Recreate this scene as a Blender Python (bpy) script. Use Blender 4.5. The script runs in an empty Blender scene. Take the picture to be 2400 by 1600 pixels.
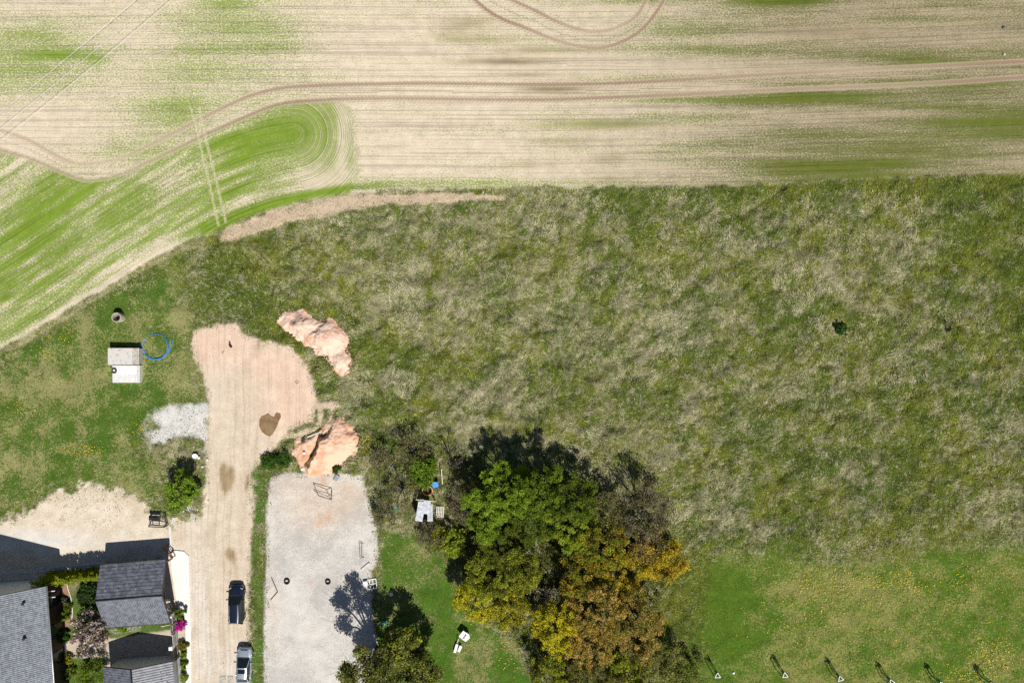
import bpy, bmesh, math, random
import numpy as np
from mathutils import Vector, Matrix, Euler

C = bpy.context.scene.collection
S = 19.5                       # photo pixels (2400 wide) per metre on the ground
H = 2400 / S * 24 / 36         # flying height of the camera, about 82 m
random.seed(5)

# ------------------------------------------------------------------ camera, world, sun, exposure
cam_d = bpy.data.cameras.new('camera')
cam_d.lens = 24; cam_d.sensor_width = 36; cam_d.sensor_fit = 'HORIZONTAL'
cam_d.clip_start = 0.5; cam_d.clip_end = 9000
cam = bpy.data.objects.new('camera', cam_d); C.objects.link(cam)
cam.location = (0, 0, H); cam.rotation_euler = (0, 0, 0)
bpy.context.scene.camera = cam

SUN = Vector((0.35, -0.65, 1.0)).normalized()
world = bpy.data.worlds.new('World'); bpy.context.scene.world = world
world.use_nodes = True
wn = world.node_tree.nodes; wl = world.node_tree.links
bg = wn.get('Background') or wn.new('ShaderNodeBackground')
wo = wn.get('World Output') or wn.new('ShaderNodeOutputWorld')
sky = wn.new('ShaderNodeTexSky'); sky.sky_type = 'NISHITA'; sky.sun_disc = False
sky.sun_elevation = math.asin(SUN.z); sky.sun_rotation = math.atan2(SUN.x, SUN.y)
sky.air_density = 1.0; sky.dust_density = 0.6
wl.new(sky.outputs[0], bg.inputs[0]); bg.inputs[1].default_value = 0.05
wl.new(bg.outputs[0], wo.inputs[0])

sd = bpy.data.lights.new('sun', 'SUN'); sd.energy = 5.0; sd.angle = math.radians(0.5)
sd.color = (1.0, 0.96, 0.89)
so = bpy.data.objects.new('sun', sd); C.objects.link(so)
so.rotation_euler = (-SUN).to_track_quat('-Z', 'Y').to_euler(); so.location = (30, -50, 90)

vs = bpy.context.scene.view_settings
bpy.context.scene.display_settings.display_device = 'sRGB'
vs.view_transform = 'Standard'; vs.look = 'None'; vs.exposure = 0.12; vs.gamma = 1.0
vs.use_curve_mapping = False
cy = bpy.context.scene.cycles
cy.use_denoising = False
cy.max_bounces = 5; cy.diffuse_bounces = 3; cy.glossy_bounces = 3
cy.transmission_bounces = 4; cy.transparent_max_bounces = 6

# ------------------------------------------------------------------ helpers
def P(px, py, z=0.0):                  # a place on the ground plan (photo pixels at ground level)
    return Vector(((px - 1200) / S, (800 - py) / S, z))
def Q(px, py, z=0.0):                  # where something seen at this pixel stands when it is z metres up
    k = 1 - z / H
    return Vector(((px - 1200) / S * k, (800 - py) / S * k, z))

def tag(o, label=None, cat=None, group=None, kind=None):
    if label: o['label'] = label
    if cat: o['category'] = cat
    if group: o['group'] = group
    if kind: o['kind'] = kind
    return o
def thing(name, label, cat, loc=(0, 0, 0), rz=0.0, group=None):
    o = bpy.data.objects.new(name, None); C.objects.link(o)
    o.empty_display_size = 0.3
    o.location = loc; o.rotation_euler = (0, 0, rz)
    return tag(o, label, cat, group)
def copy_tree(o, parent=None):
    c = o.copy(); C.objects.link(c); c.parent = parent
    for ch in o.children: copy_tree(ch, c)
    return c

class M:
    """collects shapes and links them as one mesh object"""
    def __init__(s): s.v = []; s.f = []; s.sm = []
    def add(s, vs, fs, smooth=False):
        n = len(s.v); s.v += [tuple(v) for v in vs]
        s.f += [tuple(i + n for i in f) for f in fs]; s.sm += [smooth] * len(fs)
        return s
    def box(s, c, d, rz=0.0, rx=0.0, ry=0.0, bev=0.0):
        x, y, z = d[0] / 2, d[1] / 2, d[2] / 2
        R = Euler((rx, ry, rz)).to_matrix(); c = Vector(c)
        b = min(bev, x * .9, y * .9, z * .9)
        if b > 0:
            vs = []; 
            for sz, ins in ((-z, b), (-z + b, 0), (z - b, 0), (z, b)):
                for sx, sy in ((-1, -1), (1, -1), (1, 1), (-1, 1)):
                    vs.append(c + R @ Vector((sx * (x - ins), sy * (y - ins), sz)))
            fs = [(3, 2, 1, 0), (12, 13, 14, 15)]
            for r in range(3):
                for k in range(4):
                    a = r * 4 + k; bb = r * 4 + (k + 1) % 4
                    fs.append((a, bb, bb + 4, a + 4))
        else:
            vs = [c + R @ Vector((sx * x, sy * y, sz * z)) for sz in (-1, 1) for sx, sy in ((-1, -1), (1, -1), (1, 1), (-1, 1))]
            fs = [(3, 2, 1, 0), (4, 5, 6, 7), (0, 1, 5, 4), (1, 2, 6, 5), (2, 3, 7, 6), (3, 0, 4, 7)]
        return s.add(vs, fs)
    def bar(s, a, b, w, h=None):
        a = Vector(a); b = Vector(b); d = b - a; L = d.length; d.normalize(); h = h or w
        side = d.cross(Vector((0, 0, 1)))
        if side.length < 1e-4: side = Vector((1, 0, 0))
        side.normalize(); up = side.cross(d).normalized()
        vs = []
        for p in (a, b):
            for i, j in ((-1, -1), (1, -1), (1, 1), (-1, 1)):
                vs.append(p + side * (i * w / 2) + up * (j * h / 2))
        return s.add(vs, [(0, 1, 2, 3), (7, 6, 5, 4), (0, 4, 5, 1), (1, 5, 6, 2), (2, 6, 7, 3), (3, 7, 4, 0)])
    def tube(s, pts, rad, n=6, closed=False):
        pts = [Vector(p) for p in pts]; m = len(pts)
        rad = rad if isinstance(rad, (list, tuple)) else [rad] * m
        vs = []; fs = []
        ref = Vector((0, 0, 1))
        for i, p in enumerate(pts):
            if closed: d = pts[(i + 1) % m] - pts[i - 1]
            else: d = pts[min(i + 1, m - 1)] - pts[max(i - 1, 0)]
            if d.length < 1e-6: d = Vector((0, 0, 1))
            d.normalize()
            u = d.cross(ref)
            if u.length < 0.05: u = d.cross(Vector((1, 0, 0)))
            u.normalize(); w = d.cross(u)
            for k in range(n):
                a = 2 * math.pi * k / n
                vs.append(p + (u * math.cos(a) + w * math.sin(a)) * rad[i])
        for i in range(m if closed else m - 1):
            j = (i + 1) % m
            for k in range(n):
                fs.append((i * n + k, i * n + (k + 1) % n, j * n + (k + 1) % n, j * n + k))
        if not closed:
            fs.append(tuple(range(n - 1, -1, -1))); fs.append(tuple((m - 1) * n + k for k in range(n)))
        return s.add(vs, fs, True)
    def lathe(s, prof, n=24, c=(0, 0, 0), axis='z', closed=False):
        c = Vector(c); vs = []; fs = []; m = len(prof)
        for r, z in prof:
            for k in range(n):
                a = 2 * math.pi * k / n
                v = Vector((r * math.cos(a), r * math.sin(a), z))
                if axis == 'x': v = Vector((v.z, v.x, v.y))
                vs.append(c + v)
        for i in range(m if closed else m - 1):
            j = (i + 1) % m
            for k in range(n):
                fs.append((i * n + k, i * n + (k + 1) % n, j * n + (k + 1) % n, j * n + k))
        return s.add(vs, fs, True)
    def poly(s, pts, z0, z1):                   # an upright prism over a plan polygon
        n = len(pts)
        ar = sum(pts[i][0] * pts[(i + 1) % n][1] - pts[(i + 1) % n][0] * pts[i][1] for i in range(n))
        if ar < 0: pts = pts[::-1]
        vs = [(p[0], p[1], z0) for p in pts] + [(p[0], p[1], z1) for p in pts]
        fs = [tuple(range(n - 1, -1, -1)), tuple(range(n, 2 * n))]
        fs += [(i, (i + 1) % n, n + (i + 1) % n, n + i) for i in range(n)]
        return s.add(vs, fs)
    def build(s, name, mat, parent=None, loc=None, rot=None):
        me = bpy.data.meshes.new(name)
        me.from_pydata(s.v, [], s.f)
        me.polygons.foreach_set('use_smooth', s.sm)
        if mat: me.materials.append(mat)
        me.update()
        o = bpy.data.objects.new(name, me); C.objects.link(o)
        if parent: o.parent = parent
        if loc is not None: o.location = loc
        if rot is not None: o.rotation_euler = rot
        return o

# ------------------------------------------------------------------ materials
MATS = {}
def mat(name, col, rough=0.8, var=0.12, scale=4.0, bump=0.0, metal=0.0, col2=None, spec=0.3, coat=0.0, thr=0.5, soft=0.12):
    m = bpy.data.materials.new(name); m.use_nodes = True
    nt = m.node_tree; N = nt.nodes; L = nt.links
    b = N['Principled BSDF']
    b.inputs['Roughness'].default_value = rough; b.inputs['Metallic'].default_value = metal
    b.inputs['Specular IOR Level'].default_value = spec; b.inputs['Coat Weight'].default_value = coat
    b.inputs['Coat Roughness'].default_value = 0.05
    tc = N.new('ShaderNodeTexCoord')
    no = N.new('ShaderNodeTexNoise'); no.inputs['Scale'].default_value = scale; no.inputs['Detail'].default_value = 6
    no.inputs['Roughness'].default_value = 0.65
    L.new(tc.outputs['Object'], no.inputs['Vector'])
    mix = N.new('ShaderNodeMix'); mix.data_type = 'RGBA'
    c2 = col2 or tuple(c * (1 - 2.2 * var) for c in col)
    c1 = col if col2 else tuple(min(1, c * (1 + var)) for c in col)
    mr = N.new('ShaderNodeMapRange'); mr.interpolation_type = 'SMOOTHSTEP'
    mr.inputs['From Min'].default_value = thr - soft; mr.inputs['From Max'].default_value = thr + soft
    L.new(no.outputs['Fac'], mr.inputs['Value']); L.new(mr.outputs[0], mix.inputs[0])
    mix.inputs[6].default_value = (*c2, 1); mix.inputs[7].default_value = (*c1, 1)
    L.new(mix.outputs[2], b.inputs['Base Color'])
    if bump:
        bp = N.new('ShaderNodeBump'); bp.inputs['Strength'].default_value = 0.6; bp.inputs['Distance'].default_value = bump
        n2 = N.new('ShaderNodeTexNoise'); n2.inputs['Scale'].default_value = scale * 3; n2.inputs['Detail'].default_value = 5
        L.new(tc.outputs['Object'], n2.inputs['Vector']); L.new(n2.outputs['Fac'], bp.inputs['Height'])
        L.new(bp.outputs[0], b.inputs['Normal'])
    return m

def leaf_mat(name, trans=0.3):
    m = bpy.data.materials.new(name); m.use_nodes = True
    N = m.node_tree.nodes; L = m.node_tree.links
    N.remove(N['Principled BSDF']); out = N['Material Output']
    at = N.new('ShaderNodeAttribute'); at.attribute_name = 'col'
    d = N.new('ShaderNodeBsdfDiffuse'); t = N.new('ShaderNodeBsdfTranslucent'); mx = N.new('ShaderNodeMixShader')
    mx.inputs[0].default_value = trans
    L.new(at.outputs['Color'], d.inputs['Color']); L.new(at.outputs['Color'], t.inputs['Color'])
    L.new(d.outputs[0], mx.inputs[1]); L.new(t.outputs[0], mx.inputs[2]); L.new(mx.outputs[0], out.inputs['Surface'])
    return m
LEAF = leaf_mat('leaf_blades', 0.28)
GRASS = leaf_mat('grass_blades', 0.15)

# ------------------------------------------------------------------ numpy noise and distances
def vnoise(x, y, scale, seed):
    g = np.random.default_rng(seed).random((256, 256))
    X = x / scale + 1000.37; Y = y / scale + 1000.71
    xi = np.floor(X).astype(int); yi = np.floor(Y).astype(int)
    fx = X - xi; fy = Y - yi
    fx = fx * fx * (3 - 2 * fx); fy = fy * fy * (3 - 2 * fy)
    a = g[xi % 256, yi % 256]; b = g[(xi + 1) % 256, yi % 256]
    c = g[xi % 256, (yi + 1) % 256]; d = g[(xi + 1) % 256, (yi + 1) % 256]
    return (a * (1 - fx) + b * fx) * (1 - fy) + (c * (1 - fx) + d * fx) * fy
def fbm(x, y, scale, seed, octv=4, gain=0.5):
    s = 0; a = 1; t = 0
    for i in range(octv):
        s = s + a * vnoise(x, y, scale / 2 ** i, seed + i * 17); t += a; a *= gain
    return s / t
def pline(x, y, pts):
    """distance, signed side and length along a polyline (all in pixels)"""
    best = np.full(x.shape, 1e9); side = np.zeros(x.shape); along = np.zeros(x.shape); acc = 0.0
    for (x0, y0), (x1, y1) in zip(pts[:-1], pts[1:]):
        dx, dy = x1 - x0, y1 - y0; L2 = dx * dx + dy * dy; L = math.sqrt(L2)
        t = np.clip(((x - x0) * dx + (y - y0) * dy) / L2, 0, 1)
        d = np.hypot(x - x0 - t * dx, y - y0 - t * dy)
        m = d < best
        best = np.where(m, d, best); side = np.where(m, np.sign((x - x0) * dy - (y - y0) * dx), side)
        along = np.where(m, acc + t * L, along); acc += L
    return best, side, along
def inpoly(x, y, pts):
    ins = np.zeros(x.shape, bool); n = len(pts)
    for i in range(n):
        x0, y0 = pts[i]; x1, y1 = pts[(i + 1) % n]
        if y0 == y1: continue
        c = ((y0 > y) != (y1 > y)) & (x < (x1 - x0) * (y - y0) / (y1 - y0) + x0)
        ins ^= c
    return ins
def sd_poly(x, y, pts):
    d, _, _ = pline(x, y, list(pts) + [pts[0]])
    return np.where(inpoly(x, y, pts), -d, d)
def sstep(a, b, x):
    t = np.clip((x - a) / (b - a), 0, 1); return t * t * (3 - 2 * t)
def smooth_pts(pts, n=6):                          # Catmull-Rom
    o = []
    for i in range(len(pts) - 1):
        p0 = pts[max(i - 1, 0)]; p1 = pts[i]; p2 = pts[i + 1]; p3 = pts[min(i + 2, len(pts) - 1)]
        for k in range(n):
            t = k / n
            o.append(tuple(0.5 * (2 * b + (c - a) * t + (2 * a - 5 * b + 4 * c - d) * t * t + (3 * b - a - 3 * c + d) * t ** 3)
                           for a, b, c, d in zip(p0, p1, p2, p3)))
    o.append(tuple(pts[-1])); return o

# ------------------------------------------------------------------ plan of the ground (photo pixels)
EDGE = smooth_pts([(-300, 985), (-40, 838), (0, 818), (60, 787), (120, 753), (180, 716), (240, 681), (300, 642), (360, 608), (420, 578), (470, 557),
        (520, 538), (600, 505), (700, 476), (800, 460), (900, 449), (1000, 445), (1150, 442), (1300, 440), (1600, 437), (1800, 430), (2000, 420), (2200, 412), (2440, 404), (2700, 392)], 4)
TRACK = [(448, 800), (456, 778), (500, 761), (560, 756), (580, 790), (605, 793), (640, 800), (690, 815), (718, 850), (738, 890), (742, 935), (735, 990), (700, 1003), (672, 1018),
         (640, 1045), (612, 1075), (603, 1100), (598, 1200), (590, 1300), (586, 1400), (584, 1800), (446, 1800), (446, 1480), (440, 1300), (405, 1260), (395, 1215), (440, 1215), (470, 1205), (478, 1140),
         (482, 1060), (490, 960), (488, 910), (470, 870), (455, 835)]
YARD = [(-300, 1290), (-60, 1245), (0, 1222), (70, 1200), (110, 1165), (190, 1135), (290, 1150), (350, 1185), (385, 1225), (405, 1240), (440, 1240), (470, 1260), (470, 1800), (-300, 1800)]
GARDEN = [(134, 1352), (250, 1342), (256, 1440), (270, 1464), (405, 1452), (420, 1475), (405, 1478), (250, 1498), (246, 1800), (128, 1800)]
GLOT = [(632, 1117), (660, 1108), (760, 1106), (850, 1112), (862, 1160), (882, 1240), (888, 1300), (872, 1340), (872, 1420), (884, 1500), (886, 1800), (616, 1800), (618, 1500), (622, 1300), (626, 1180)]
PALE = [(342, 985), (372, 962), (400, 952), (436, 952), (470, 945), (492, 948), (492, 1050), (470, 1046), (440, 1030), (405, 1022), (370, 1040), (345, 1046)]
LAWN_R = [(1640, 1320), (1700, 1285), (1800, 1290), (2000, 1296), (2200, 1270), (2700, 1245), (2700, 1800), (1560, 1800), (1590, 1600), (1640, 1520)]
LAWN_C = [(890, 1240), (960, 1250), (1030, 1290), (1060, 1340), (1090, 1440), (1210, 1500), (1230, 1560), (1280, 1650), (1280, 1800), (890, 1800), (880, 1400)]
LAWN_L = [(-300, 1010), (0, 842), (60, 800), (240, 700), (360, 640), (430, 600), (420, 680), (470, 740), (460, 775), (440, 800), (480, 910), (470, 950), (340, 1000), (330, 1060), (380, 1100), (360, 1180),
          (290, 1150), (190, 1135), (100, 1180), (-300, 1300)]
RUT1 = smooth_pts([(0, 306), (60, 326), (100, 347), (150, 375), (200, 386), (250, 379), (300, 364), (380, 326), (460, 285), (520, 255), (580, 228), (650, 209), (720, 203), (800, 200), (900, 198), (1000, 196), (1200, 199), (1320, 199),
         (1450, 196), (1600, 188), (1750, 179), (1900, 170), (2100, 160), (2400, 145), (2700, 130)], 3)
RUT2 = smooth_pts([(-40, 340), (60, 368), (110, 388), (160, 409), (200, 421), (250, 417), (300, 401), (400, 356), (480, 316), (560, 281), (650, 246), (740, 236), (850, 232), (1000, 232), (1100, 234), (1250, 235), (1400, 231), (1600, 222),
         (1800, 212), (2000, 204), (2200, 195), (2400, 182), (2700, 166)], 3)
RUT3 = smooth_pts([(1090, -40), (1112, 0), (1165, 40), (1240, 70), (1310, 98), (1380, 113), (1430, 109), (1490, 82), (1530, 42), (1556, 0), (1570, -40)], 4)
RUT4 = smooth_pts([(1150, -30), (1197, 0), (1250, 24), (1310, 54), (1380, 75), (1440, 68), (1490, 40), (1514, 0), (1525, -40)], 4)
LINE1 = [(446, 250), (458, 290), (470, 345), (490, 430), (512, 528)]
LINE2 = [(466, 255), (478, 300), (487, 345), (507, 425), (529, 520)]
SPINE = smooth_pts([(690, 316), (600, 334), (480, 380), (350, 455), (200, 550), (60, 645), (-80, 730), (-300, 860)], 3)

GX, GY, DG = 75.0, 53.0, 0.25
nx = int(2 * GX / DG) + 1; ny = int(2 * GY / DG) + 1
xs = np.linspace(-GX, GX, nx); ys = np.linspace(-GY, GY, ny)
X, Y = np.meshgrid(xs, ys)                       # shape ny, nx
PX = X * S + 1200; PY = 800 - Y * S
jit = (fbm(X, Y, 1.2, 3, 3) - .5)
JX = PX + (fbm(X, Y, 1.4, 5, 4, .7) - .5) * 26; JY = PY + (fbm(X, Y, 1.4, 9, 4, .7) - .5) * 26   # frayed outlines

def blob(cx, cyy, rx, ry, ang=0.0):
    a = math.radians(ang); dx = PX - cx; dy = PY - cyy
    u = (dx * math.cos(a) + dy * math.sin(a)) / rx; v = (-dx * math.sin(a) + dy * math.cos(a)) / ry
    return np.exp(-(u * u + v * v))

A = np.zeros((ny, nx, 3)); B = np.zeros((ny, nx, 3)); bias = np.zeros((ny, nx)); wrow = np.zeros((ny, nx))
RV = np.zeros((ny, nx)); RU = np.zeros((ny, nx))
def paint(mask, a, b, bi, w=0.0, v=None, u=None):
    global A, B, bias, wrow, RV, RU
    m = mask[..., None]
    A = A * (1 - m) + np.array(a) * m; B = B * (1 - m) + np.array(b) * m
    bias = bias * (1 - mask) + bi * mask; wrow = wrow * (1 - mask) + w * mask
    if v is not None:
        RV = np.where(mask > .5, v, RV); RU = np.where(mask > .5, u, RU)

# meadow first: everything below the field edge
d_edge, s_edge, al_edge = pline(PX, PY, EDGE)
sd_field = np.where(s_edge > 0, -d_edge, d_edge)       # negative inside the field (above the edge)
if sd_field[ny - 1, nx // 2] > 0: sd_field = -sd_field
dry = 0.40 - .10 * sstep(1500, 1900, PX) + (fbm(X, Y, 9, 21, 3) - .5) * .5 + (fbm(X + 2.2 * fbm(X, Y, 2.5, 25, 2), Y + 2.2 * fbm(X, Y, 2.5, 26, 2), 1.25, 23, 4, .7) - .5) * 1.7
dry += .16 * blob(1050, 680, 330, 120) + .14 * blob(1100, 520, 200, 50) + .22 * blob(2150, 720, 170, 60) + .2 * blob(1880, 650, 130, 60) + .18 * blob(1150, 960, 160, 60)
dry += .3 * blob(1690, 1215, 70, 25, 25) + .18 * blob(1500, 780, 110, 80) + .22 * blob(1180, 510, 90, 40) + .25 * blob(1080, 1000, 90, 25) + .12 * blob(1800, 980, 200, 60)
dry -= .25 * blob(620, 700, 110, 60) + .3 * blob(900, 820, 150, 40, 8) + .3 * blob(520, 650, 70, 120) + .25 * blob(2330, 560, 110, 130) + .16 * blob(2100, 1100, 300, 120) + .3 * blob(900, 960, 90, 40)
dry -= .3 * np.exp(-((sd_field - 14) / 16) ** 2) * (PX > 1280) + .2 * blob(1500, 960, 150, 60) * .5 + .25 * blob(2150, 440, 200, 20)
dry -= .8 * blob(1615, 1430, 60, 130) + .35 * blob(640, 780, 40, 60) + .3 * blob(900, 1040, 110, 40) + .25 * blob(2000, 770, 40, 30)
for pts_ in ([(815, 812), (900, 815), (1010, 830), (1170, 842)], [(830, 850), (900, 850), (1000, 862), (1150, 872)], [(560, 700), (640, 705), (760, 720), (830, 760)], [(900, 935), (1100, 960), (1300, 1010)]):
    dry -= .35 * np.exp(-(pline(JX, JY, pts_)[0] / 11) ** 2)
dry = np.clip(dry, 0.02, 0.98)
one = np.ones_like(X)
paint(one, (.052, .066, .014), (.22, .195, .11), dry)
isl = {}
# left lawn, right lawn, lawn between the trees
mL = sstep(50, -40, sd_poly(JX, JY, LAWN_L) + 60 * (fbm(X, Y, 3, 32, 3) - .5)) * (sd_field > 0); isl['LL'] = mL
bl = .36 + (fbm(X, Y, 2.2, 31, 4, .7) - .5) * 1.7 + .3 * blob(40, 1100, 80, 60) + .25 * blob(110, 900, 90, 70) + .25 * blob(330, 1080, 60, 60) + .2 * blob(420, 730, 90, 30) + .35 * blob(200, 780, 12, 40, 15)
bl += .4 * blob(430, 820, 40, 60) - .25 * blob(250, 990, 160, 50) + .4 * blob(300, 1160, 80, 25) - .2 * blob(480, 640, 60, 60)
paint(mL, (.058, .118, .014), (.26, .25, .10), np.clip(bl, 0, 1))
mR = sstep(40, -50, sd_poly(JX, JY, LAWN_R) + 50 * (fbm(X, Y, 3, 42, 3) - .5)); isl['LR'] = mR
br = .40 + (fbm(X * .7, Y, 1.9, 41, 5, .72) - .5) * 1.5 - .7 * blob(1690, 1450, 75, 120) + .15 * blob(1900, 1400, 150, 100)
paint(mR, (.065, .13, .010), (.23, .22, .065), np.clip(br, 0, 1))
mC = sstep(16, -16, sd_poly(JX, JY, LAWN_C)); isl['LC'] = mC
bc = .26 + (fbm(X, Y, 2.4, 43, 4, .7) - .5) * 1.7 + .5 * np.exp(-(pline(JX, JY, [(1030, 1300), (1080, 1360), (1160, 1460), (1230, 1560)])[0] / 9) ** 2) + .3 * blob(1000, 1280, 60, 20)
paint(mC, (.055, .125, .012), (.24, .22, .09), np.clip(bc, 0, 1))
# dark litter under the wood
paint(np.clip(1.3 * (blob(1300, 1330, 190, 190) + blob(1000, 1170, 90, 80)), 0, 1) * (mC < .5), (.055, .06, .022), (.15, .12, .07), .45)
# field
mF = sstep(4, -4, sd_field + jit * 10)
gm = .34 + .10 * sstep(1500, 2200, PX) * sstep(60, 200, PY) + (fbm(X * .35, Y, 5, 51, 4) - .5) * .42 + (fbm(X * .05, Y, 1.2, 57, 3) - .5) * (.36 + .5 * sstep(1200, 1900, PX)) + .10 * sstep(1350, 2100, PX) - .16 * blob(1100, 200, 420, 160)
for cx, c_y, rx, ry, am in ((100, 120, 170, 95, .30), (140, 130, 70, 9, .4), (60, 80, 90, 20, .2), (560, 120, 200, 120, .16), (420, 200, 170, 110, .14), (225, 140, 30, 18, .3), (420, 260, 80, 40, .3), (360, 360, 110, 30, .25), (1830, 2, 150, 24, .75), (1500, -5, 90, 14, .4),
                           (1850, 120, 260, 14, .28), (2200, 290, 420, 60, .14), (2380, 290, 200, 26, .22), (2000, 330, 240, 40, .14), (1700, 330, 160, 50, .10), (2250, 345, 240, 26, .12), (1900, 385, 300, 22, .3), (1250, 300, 0.1, 1, 0), (650, 90, 90, 40, .12),
                           (520, 10, 70, 16, .3), (1700, 230, 200, 20, .2), (2250, 180, 260, 60, .12), (900, 430, 260, 16, .3), (1300, 428, 240, 8, .25), (620, 240, 120, 30, .16)):
    gm += am * blob(cx, c_y, rx, ry)
gm += (fbm(X * .05, Y, .7, 58, 2) - .5) * .5 * sstep(1150, 1700, PX)
brn = np.zeros_like(X)
for cx, c_y, rx, ry, am in ((1400, 292, 130, 10, .9), (1290, 208, 75, 12, .8), (1190, 145, 110, 8, .8), (1100, 55, 70, 14, .5), (1120, 95, 90, 10, .5), (1250, 118, 130, 8, .5), (1340, 330, 90, 8, .45), (1430, 375, 40, 14, .5), (1240, 385, 60, 8, .35),
                           (1430, 420, 40, 8, .4), (1230, 175, 80, 6, .5), (1880, 75, 180, 10, .35), (1060, 75, 40, 20, .3)):
    brn += am * blob(cx, c_y, rx, ry)
brn = np.clip(brn * (.55 + 1.1 * (fbm(X * .08, Y, .8, 61, 3))), 0, 1)
# headland rows wrap round a spine; elsewhere rows run across
d_sp, _, al_sp = pline(PX, PY, SPINE)
r2d, r2s, r2a = pline(PX, PY, RUT2)
below = np.where(r2s == r2s[ny // 2, nx // 2], 1, 0)     # same side as the centre of the picture = below the rut
arc = 812 + 18 * np.sin((PY - 260) / 60.0)
head = below * sstep(26, -22, (PX - arc + (fbm(X, Y, 1.5, 74, 3) - .5) * 50)) * (sd_field < 4)
hb = .69 + (vnoise(d_sp, al_sp * .10, 13, 71) - .5) * .55 + (vnoise(d_sp, al_sp * .2, 5, 72) - .5) * .25 + (fbm(X, Y, 5, 73, 3) - .5) * .3
hb -= .10 * blob(200, 680, 320, 110, -30)
hb = .62 + (hb - .62) * (1 - .6 * sstep(540, 680, PX))
hb += .35 * blob(640, 318, 120, 45, -12) + .25 * blob(120, 480, 120, 60, -35) - .35 * blob(740, 430, 70, 40) - .2 * blob(300, 620, 250, 40, -33) + .15 * blob(480, 470, 200, 30, -25)
hb -= .25 * np.exp(-((sd_field + 8) / 7) ** 2) * (PX < 420) + .3 * blob(800, 330, 14, 90)
hb += .3 * np.exp(-((sd_field + 14) / 12) ** 2) * (PX > 470)
gm = gm * (1 - head) + hb * head
gm += .35 * np.exp(-((sd_field + 16) / 9) ** 2) * sstep(470, 560, PX) * sstep(1010, 850, PX)
# bare ends and bright soil on the left
gm -= .25 * blob(120, 270, 170, 50) + .2 * blob(30, 380, 70, 50)
f_u = Y - .0003 * np.clip(X + 10, 0, None) ** 2 + .10 * np.sin(X * .07)
cur = blob(560, 40, 170, 90)
u_row = np.where(head > .5, d_sp / S, f_u - .0035 * cur * (X + 33) ** 2 * .6); v_row = np.where(head > .5, al_sp / S, X)
soil = np.array((.62, .525, .40)) * np.ones((ny, nx, 1))
soil = soil * (1 - (.46 * sstep(1050, 2050, PX))[..., None] * np.array((.92, .95, 1.12)))  # vignette falloff towards the right, put into the soil colour
soil = soil * (1 - .60 * brn[..., None]) * np.array([1, .93, .80]) ** brn[..., None]
mm = mF[..., None]
A = A * (1 - mm) + soil * mm
lush = np.clip(gm, 0, 1)[..., None]
plant = np.array((.34, .36, .15)) * (1 - lush) + np.array((.165, .25, .026)) * lush
plant = plant * (1 - .48 * sstep(1150, 1900, PX)[..., None] * np.array((.75, 1.0, .5)))
B = B * (1 - mm) + plant * mm
bias = bias * (1 - mF) + np.clip(gm + .12 * brn, 0.0, 1.0) * mF; wrow = wrow * (1 - mF) + .80 * mF
RV = np.where(mF > .5, v_row, RV); RU = np.where(mF > .5, u_row, RU)
# bare bank between field and meadow
bare = np.exp(-((sd_field - 20 - 10 * jit) / np.clip(9 + 20 * blob(740, 485, 260, 90) + 8 * blob(560, 530, 70, 40), 4, 40)) ** 2) * sstep(495, 530, PX) * sstep(1290, 1120, PX)
bare = sstep(.45, .65, bare + (fbm(X, Y, 1.5, 81, 3) - .5) * .7) * (1 - mF)
paint(bare, (.50, .385, .275), (.30, .25, .15), .25)
bare2 = sstep(.3, .7, np.exp(-((sd_field - 6) / 9) ** 2) * sstep(520, 400, PX) + (fbm(X, Y, 1.5, 83, 3) - .5) * .8) * (1 - mF)
paint(bare2 * .9, (.42, .36, .22), (.25, .24, .11), .4)
# gravel lot, dirt track, yard, pale gravel, garden
mG = sstep(3, -3, sd_poly(PX * .65 + JX * .35, PY * .65 + JY * .35, GLOT))
pk = np.clip(blob(740, 1180, 80, 70) + .4 * blob(660, 1130, 50, 30) + .6 * blob(800, 1170, 60, 40) + .5 * blob(640, 1420, 16, 100) + .4 * blob(820, 1150, 60, 20), 0, 1)[..., None]
paint(mG, np.array((.44, .415, .385)) * (1 - pk) + np.array((.50, .415, .335)) * pk, np.array((.57, .535, .49)) * (1 - pk) + np.array((.60, .52, .43)) * pk, .5 + (fbm(X, Y, 3.5, 87, 5, .65) - .5) * 2.0)
red = np.clip(blob(770, 1212, 8, 11, -20) + blob(748, 1222, 9, 12) + .7 * blob(730, 1365, 6, 4) + .5 * blob(815, 1140, 12, 7) + .8 * blob(757, 1127, 8, 20), 0, 1)
paint(red * mG * .75, (.56, .30, .19), (.50, .34, .24), .5)
mP = sstep(10, -10, sd_poly(JX, JY, PALE) + (fbm(X, Y, .9, 89, 3) - .5) * 30 + 26 * blob(452, 1035, 26, 16) + 22 * blob(370, 1000, 24, 12))
paint(mP, (.60, .58, .55), (.48, .46, .43), .4)
mY = sstep(6, -6, sd_poly(JX, JY, YARD) + (fbm(X, Y, 1.0, 91, 4, .75) - .5) * 52)
gy = np.clip(blob(60, 1265, 160, 24) + blob(440, 1230, 40, 14) + .5 * blob(330, 1290, 120, 30), 0, 1)[..., None]
paint(mY, np.array((.64, .56, .45)) * (1 - gy) + np.array((.60, .575, .54)) * gy, np.array((.54, .45, .335)) * (1 - gy) + np.array((.60, .55, .48)) * gy, .42 + (fbm(X * .7, Y * 1.3, 2.5, 93, 5, .65) - .5) * 1.9)
mT = sstep(5, -5, sd_poly(PX * .5 + JX * .5, PY * .5 + JY * .5, TRACK) + (fbm(X, Y, .8, 95, 4, .75) - .5) * 20)
pink = np.clip(blob(520, 800, 70, 60) + blob(690, 950, 75, 90) + .8 * blob(640, 850, 60, 50) + .5 * blob(470, 830, 20, 50), 0, 1)[..., None]
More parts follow.
